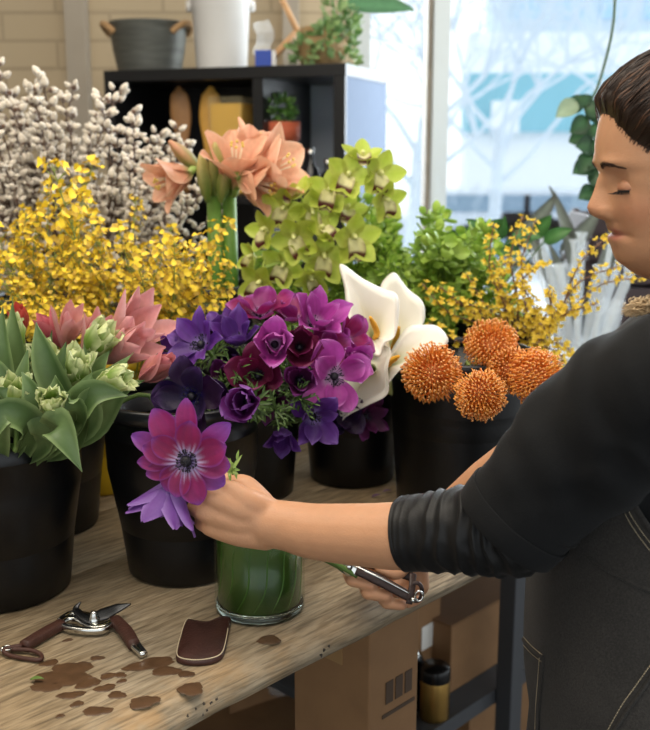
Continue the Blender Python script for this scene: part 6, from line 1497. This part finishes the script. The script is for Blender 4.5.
# ================================================================== tools and marks on the bench
sc = thing('secateurs', 'open steel secateurs with brown leather-wrapped handles lying on the bench', 'secateurs', tuple(T(88, 626)))
def B_(px, py, z=TZ+.008): return T(px, py, z)
m = MB(); flatbar(m, [B_(24, 646), B_(44, 634), B_(62, 624)], [.014, .016, .014], .013, (0, 0, 1), 16); m.build('handle', leather_m, sc)
m = MB(); flatbar(m, [B_(115, 620, TZ+.010), B_(126, 632, TZ+.010), B_(134, 645)], [.014, .017, .015], .013, (0, 0, 1), 16); m.build('handle', leather_m, sc)
m = MB()
flatbar(m, [B_(56, 628), B_(66, 620), B_(78, 620), B_(92, 627), B_(105, 627), B_(116, 620)], [.010, .012, .010, .014, .011, .010], .010, (0, 0, 1), 14)
flatbar(m, [B_(62, 626), B_(72, 629), B_(88, 631), B_(103, 630), B_(113, 624)], [.008, .008, .008, .008, .006], .009, (0, 0, 1), 12)
flatbar(m, [B_(60, 621), B_(72, 614), B_(88, 616), B_(100, 619)], [.009, .010, .012, .010], .008, (0, 0, 1), 12); m.build('steel_frame', silver_m, sc)
m = MB(); flatbar(m, [B_(128, 637, TZ+.007), B_(136, 646, TZ+.007), B_(144, 655, TZ+.005)], [.013, .014, .010], .008, (0, 0, 1), 12); m.build('handle_end', silver_m, sc)
m = MB(); m.lathe([(.0075, 0), (.0075, .004), (.0055, .006), (.0045, .011), (.003, .0135), (.0005, .014)], B_(94, 621, TZ+.011), n=20); m.build('pivot_bolt', silver_m, sc)
bl_m = mat('dark_blade_steel', '3b3c3e', rough=0.25, metal=0.9)
m = MB(); flatbar(m, [B_(90, 620, TZ+.012), B_(104, 614, TZ+.014), B_(118, 608, TZ+.016), B_(131, 604, TZ+.018)], [.012, .020, .014, .001], .0028, (0.1, -.5, 1), 14); m.build('blade', bl_m, sc)
m = MB(); flatbar(m, [B_(92, 622, TZ+.013), B_(82, 616, TZ+.016), B_(76, 609, TZ+.020), B_(81, 602, TZ+.026)], [.014, .012, .009, .001], .004, (0.3, -.8, .8), 14); m.build('hook_blade', bl_m, sc)
m = MB(); m.tube(spline([B_(22, 645), B_(4, 650), B_(12, 656, TZ+.004), B_(38, 660, TZ+.004), B_(41, 655, TZ+.004), B_(30, 650, TZ+.006), B_(8, 649, TZ+.006), B_(22, 646)], 5), .0028, 8); m.build('leather_loop', leather_m, sc)
m = MB(); m.ball(B_(3, 650, TZ+.006), .0045, 12, 8); m.tube([B_(7, 648)+V((.006*math.cos(a), .006*math.sin(a), 0)) for a in [2*PI*k/14 for k in range(15)]], .0012, 6); m.build('metal_clip', silver_m, sc)
# leather sheath
sheath = [(186, 625), (195, 625), (208, 626), (222, 621), (231, 622), (229, 634), (226, 650), (222, 660), (212, 665), (195, 667), (181, 665), (176, 660), (179, 645)]
o = thing('leather_sheath', 'dark brown leather tool sheath with a pale stitched edge beside the glass vase', 'sheath', tuple(T(203, 645)))
oc = [T(a, b, TZ) for a, b in sheath]; ocl = []
for i in range(len(oc)):
    p0, p1, p2, p3 = oc[i-1], oc[i], oc[(i+1) % len(oc)], oc[(i+2) % len(oc)]
    for k in range(6):
        t = k/6; ocl.append(0.5*((2*p1)+(p2-p0)*t+(2*p0-5*p1+4*p2-p3)*t*t+(3*p1-p0-3*p2+p3)*t**3))
cc = sum(ocl, V((0, 0, 0)))/len(ocl); rows = []
for e, h in ((0.98, .0005), (1.0, .0015), (1.0, .0055), (.985, .007), (.93, .0085), (.6, .0125), (.3, .014), (.02, .0145)): rows.append([cc+(q-cc)*e+V((0, 0, h)) for q in ocl])
m = MB(); m.grid(rows, closed=True, cap0=True); m.build('leather', mat('oxblood_leather', '41231c', rough=0.5, var=0.35, vscale=40, bump=0.4, bscale=250), o)
m = MB(); ed_ = [cc+(q-cc)*.965+V((0, 0, .0082)) for q in ocl]; m.tube(ed_[30:]+ed_[:4], .0007, 5); m.build('stitching', thread_m, o)
# water marks: thin wet patches with their own shape
wet_m = mat('wet_wood', '604630', rough=0.38, var=0.35, vscale=50, coat=0.2)
SPOTS = [(60, 679, 26, 9), (72, 669, 18, 8), (49, 686, 16, 6), (88, 683, 13, 5), (71, 695, 13, 4), (105, 688, 10, 4), (108, 676, 9, 3), (120, 675, 7, 2.5), (49, 663, 9, 3.5), (97, 711, 14, 5), (117, 695, 9, 4), (77, 704, 7, 3), (144, 702, 17, 5.5), (150, 664, 24, 6), (166, 671, 14, 5), (191, 689, 14, 6), (186, 674, 8, 3.5), (269, 640, 12, 4.5), (97, 658, 7, 2.5), (60, 716, 5, 2), (68, 640, 5, 1.5), (122, 681, 5, 2)]
WSL = []
for i, (px, py, a, b) in enumerate(SPOTS):
    c = T(px, py, TZ+.0004); rs = random.Random(i*3+1); ph = rs.uniform(0, 6); m = MB(); rim_ = []
    for k in range(40):
        t = 2*PI*k/40; e = 1+0.13*math.sin(2*t+ph)+0.10*math.sin(3*t+ph*2)+0.05*math.sin(7*t+i)+0.03*math.sin(13*t+i); rim_.append(T(px+a*e*math.cos(t), py+b*e*math.sin(t)-a*e*math.cos(t)*0.12, TZ+.0004))
    m.grid([[c+(q-c)*s+V((0, 0, h)) for q in rim_] for s, h in ((1, 0), (.97, .0002), (.5, .00025), (.01, .00025))], closed=True)
    o = tag(m.build('water_spot', wet_m), 'dark water spot on its own beside the glass vase', 'water spot', 'dark water spots on the bench')
    if px < 250: WSL.append((o, px, py))
placed(WSL, 'dark water spot {1}, {0}', ['below the leather loop of the open secateurs', 'below the pivot of the open secateurs', 'below the short handle of the open secateurs', 'between the open secateurs and the sheath', 'just below the leather sheath'], ['farthest back', 'second from the back', 'in the middle', 'nearer the bench edge', 'nearest the bench edge'])
# small clippings
clip_m = stem_m
for i, (px, py) in enumerate(((30, 680), (383, 492), (372, 497), (398, 488), (205, 575), (330, 540))):
    c = T(px, py, TZ+.003); m = MB(); blade(m, c, c+V((.016, .004*(i % 3), .001)), .007, .002, (0, 0, 1), hx('6d8742') if i in (0, 4, 5) else hx('7d5a82')); tag(m.build('leaf_clipping', leaf_m, solid=.0006), ['tiny green leaf clipping among the water spots', 'tiny purple petal scrap on the bench, middle of the three behind the forearm', 'tiny purple petal scrap on the bench, left of the three behind the forearm', 'tiny purple petal scrap on the bench, right of the three behind the forearm', 'tiny green leaf clipping between the bucket and the glass vase', 'tiny green leaf clipping under the forearm'][i], 'clipping', 'tiny clippings on the bench')

ink2_m = mat('dark_ink', '231d18', rough=0.7)
m = MB()
for i, (px, py) in enumerate(((204, 704), (207, 710), (211, 703), (196, 709), (217, 699), (321, 655), (324, 650), (203, 715), (188, 716), (329, 646))):
    c = T(px, py, TZ+.0004); rs = random.Random(i); n_ = [T(px+(.6+rs.random()*1.6)*math.cos(t*.785), py+(.5+rs.random()*2.6)*math.sin(t*.785), TZ+.0004) for t in range(8)]
    m.grid([[c+(q-c)*k+V((0, 0, h)) for q in n_] for k, h in ((1, 0), (.9, .0002), (.02, .0002))], closed=True)
o = m.build('ink_marks', ink2_m, bench); o['kind'] = 'stuff'
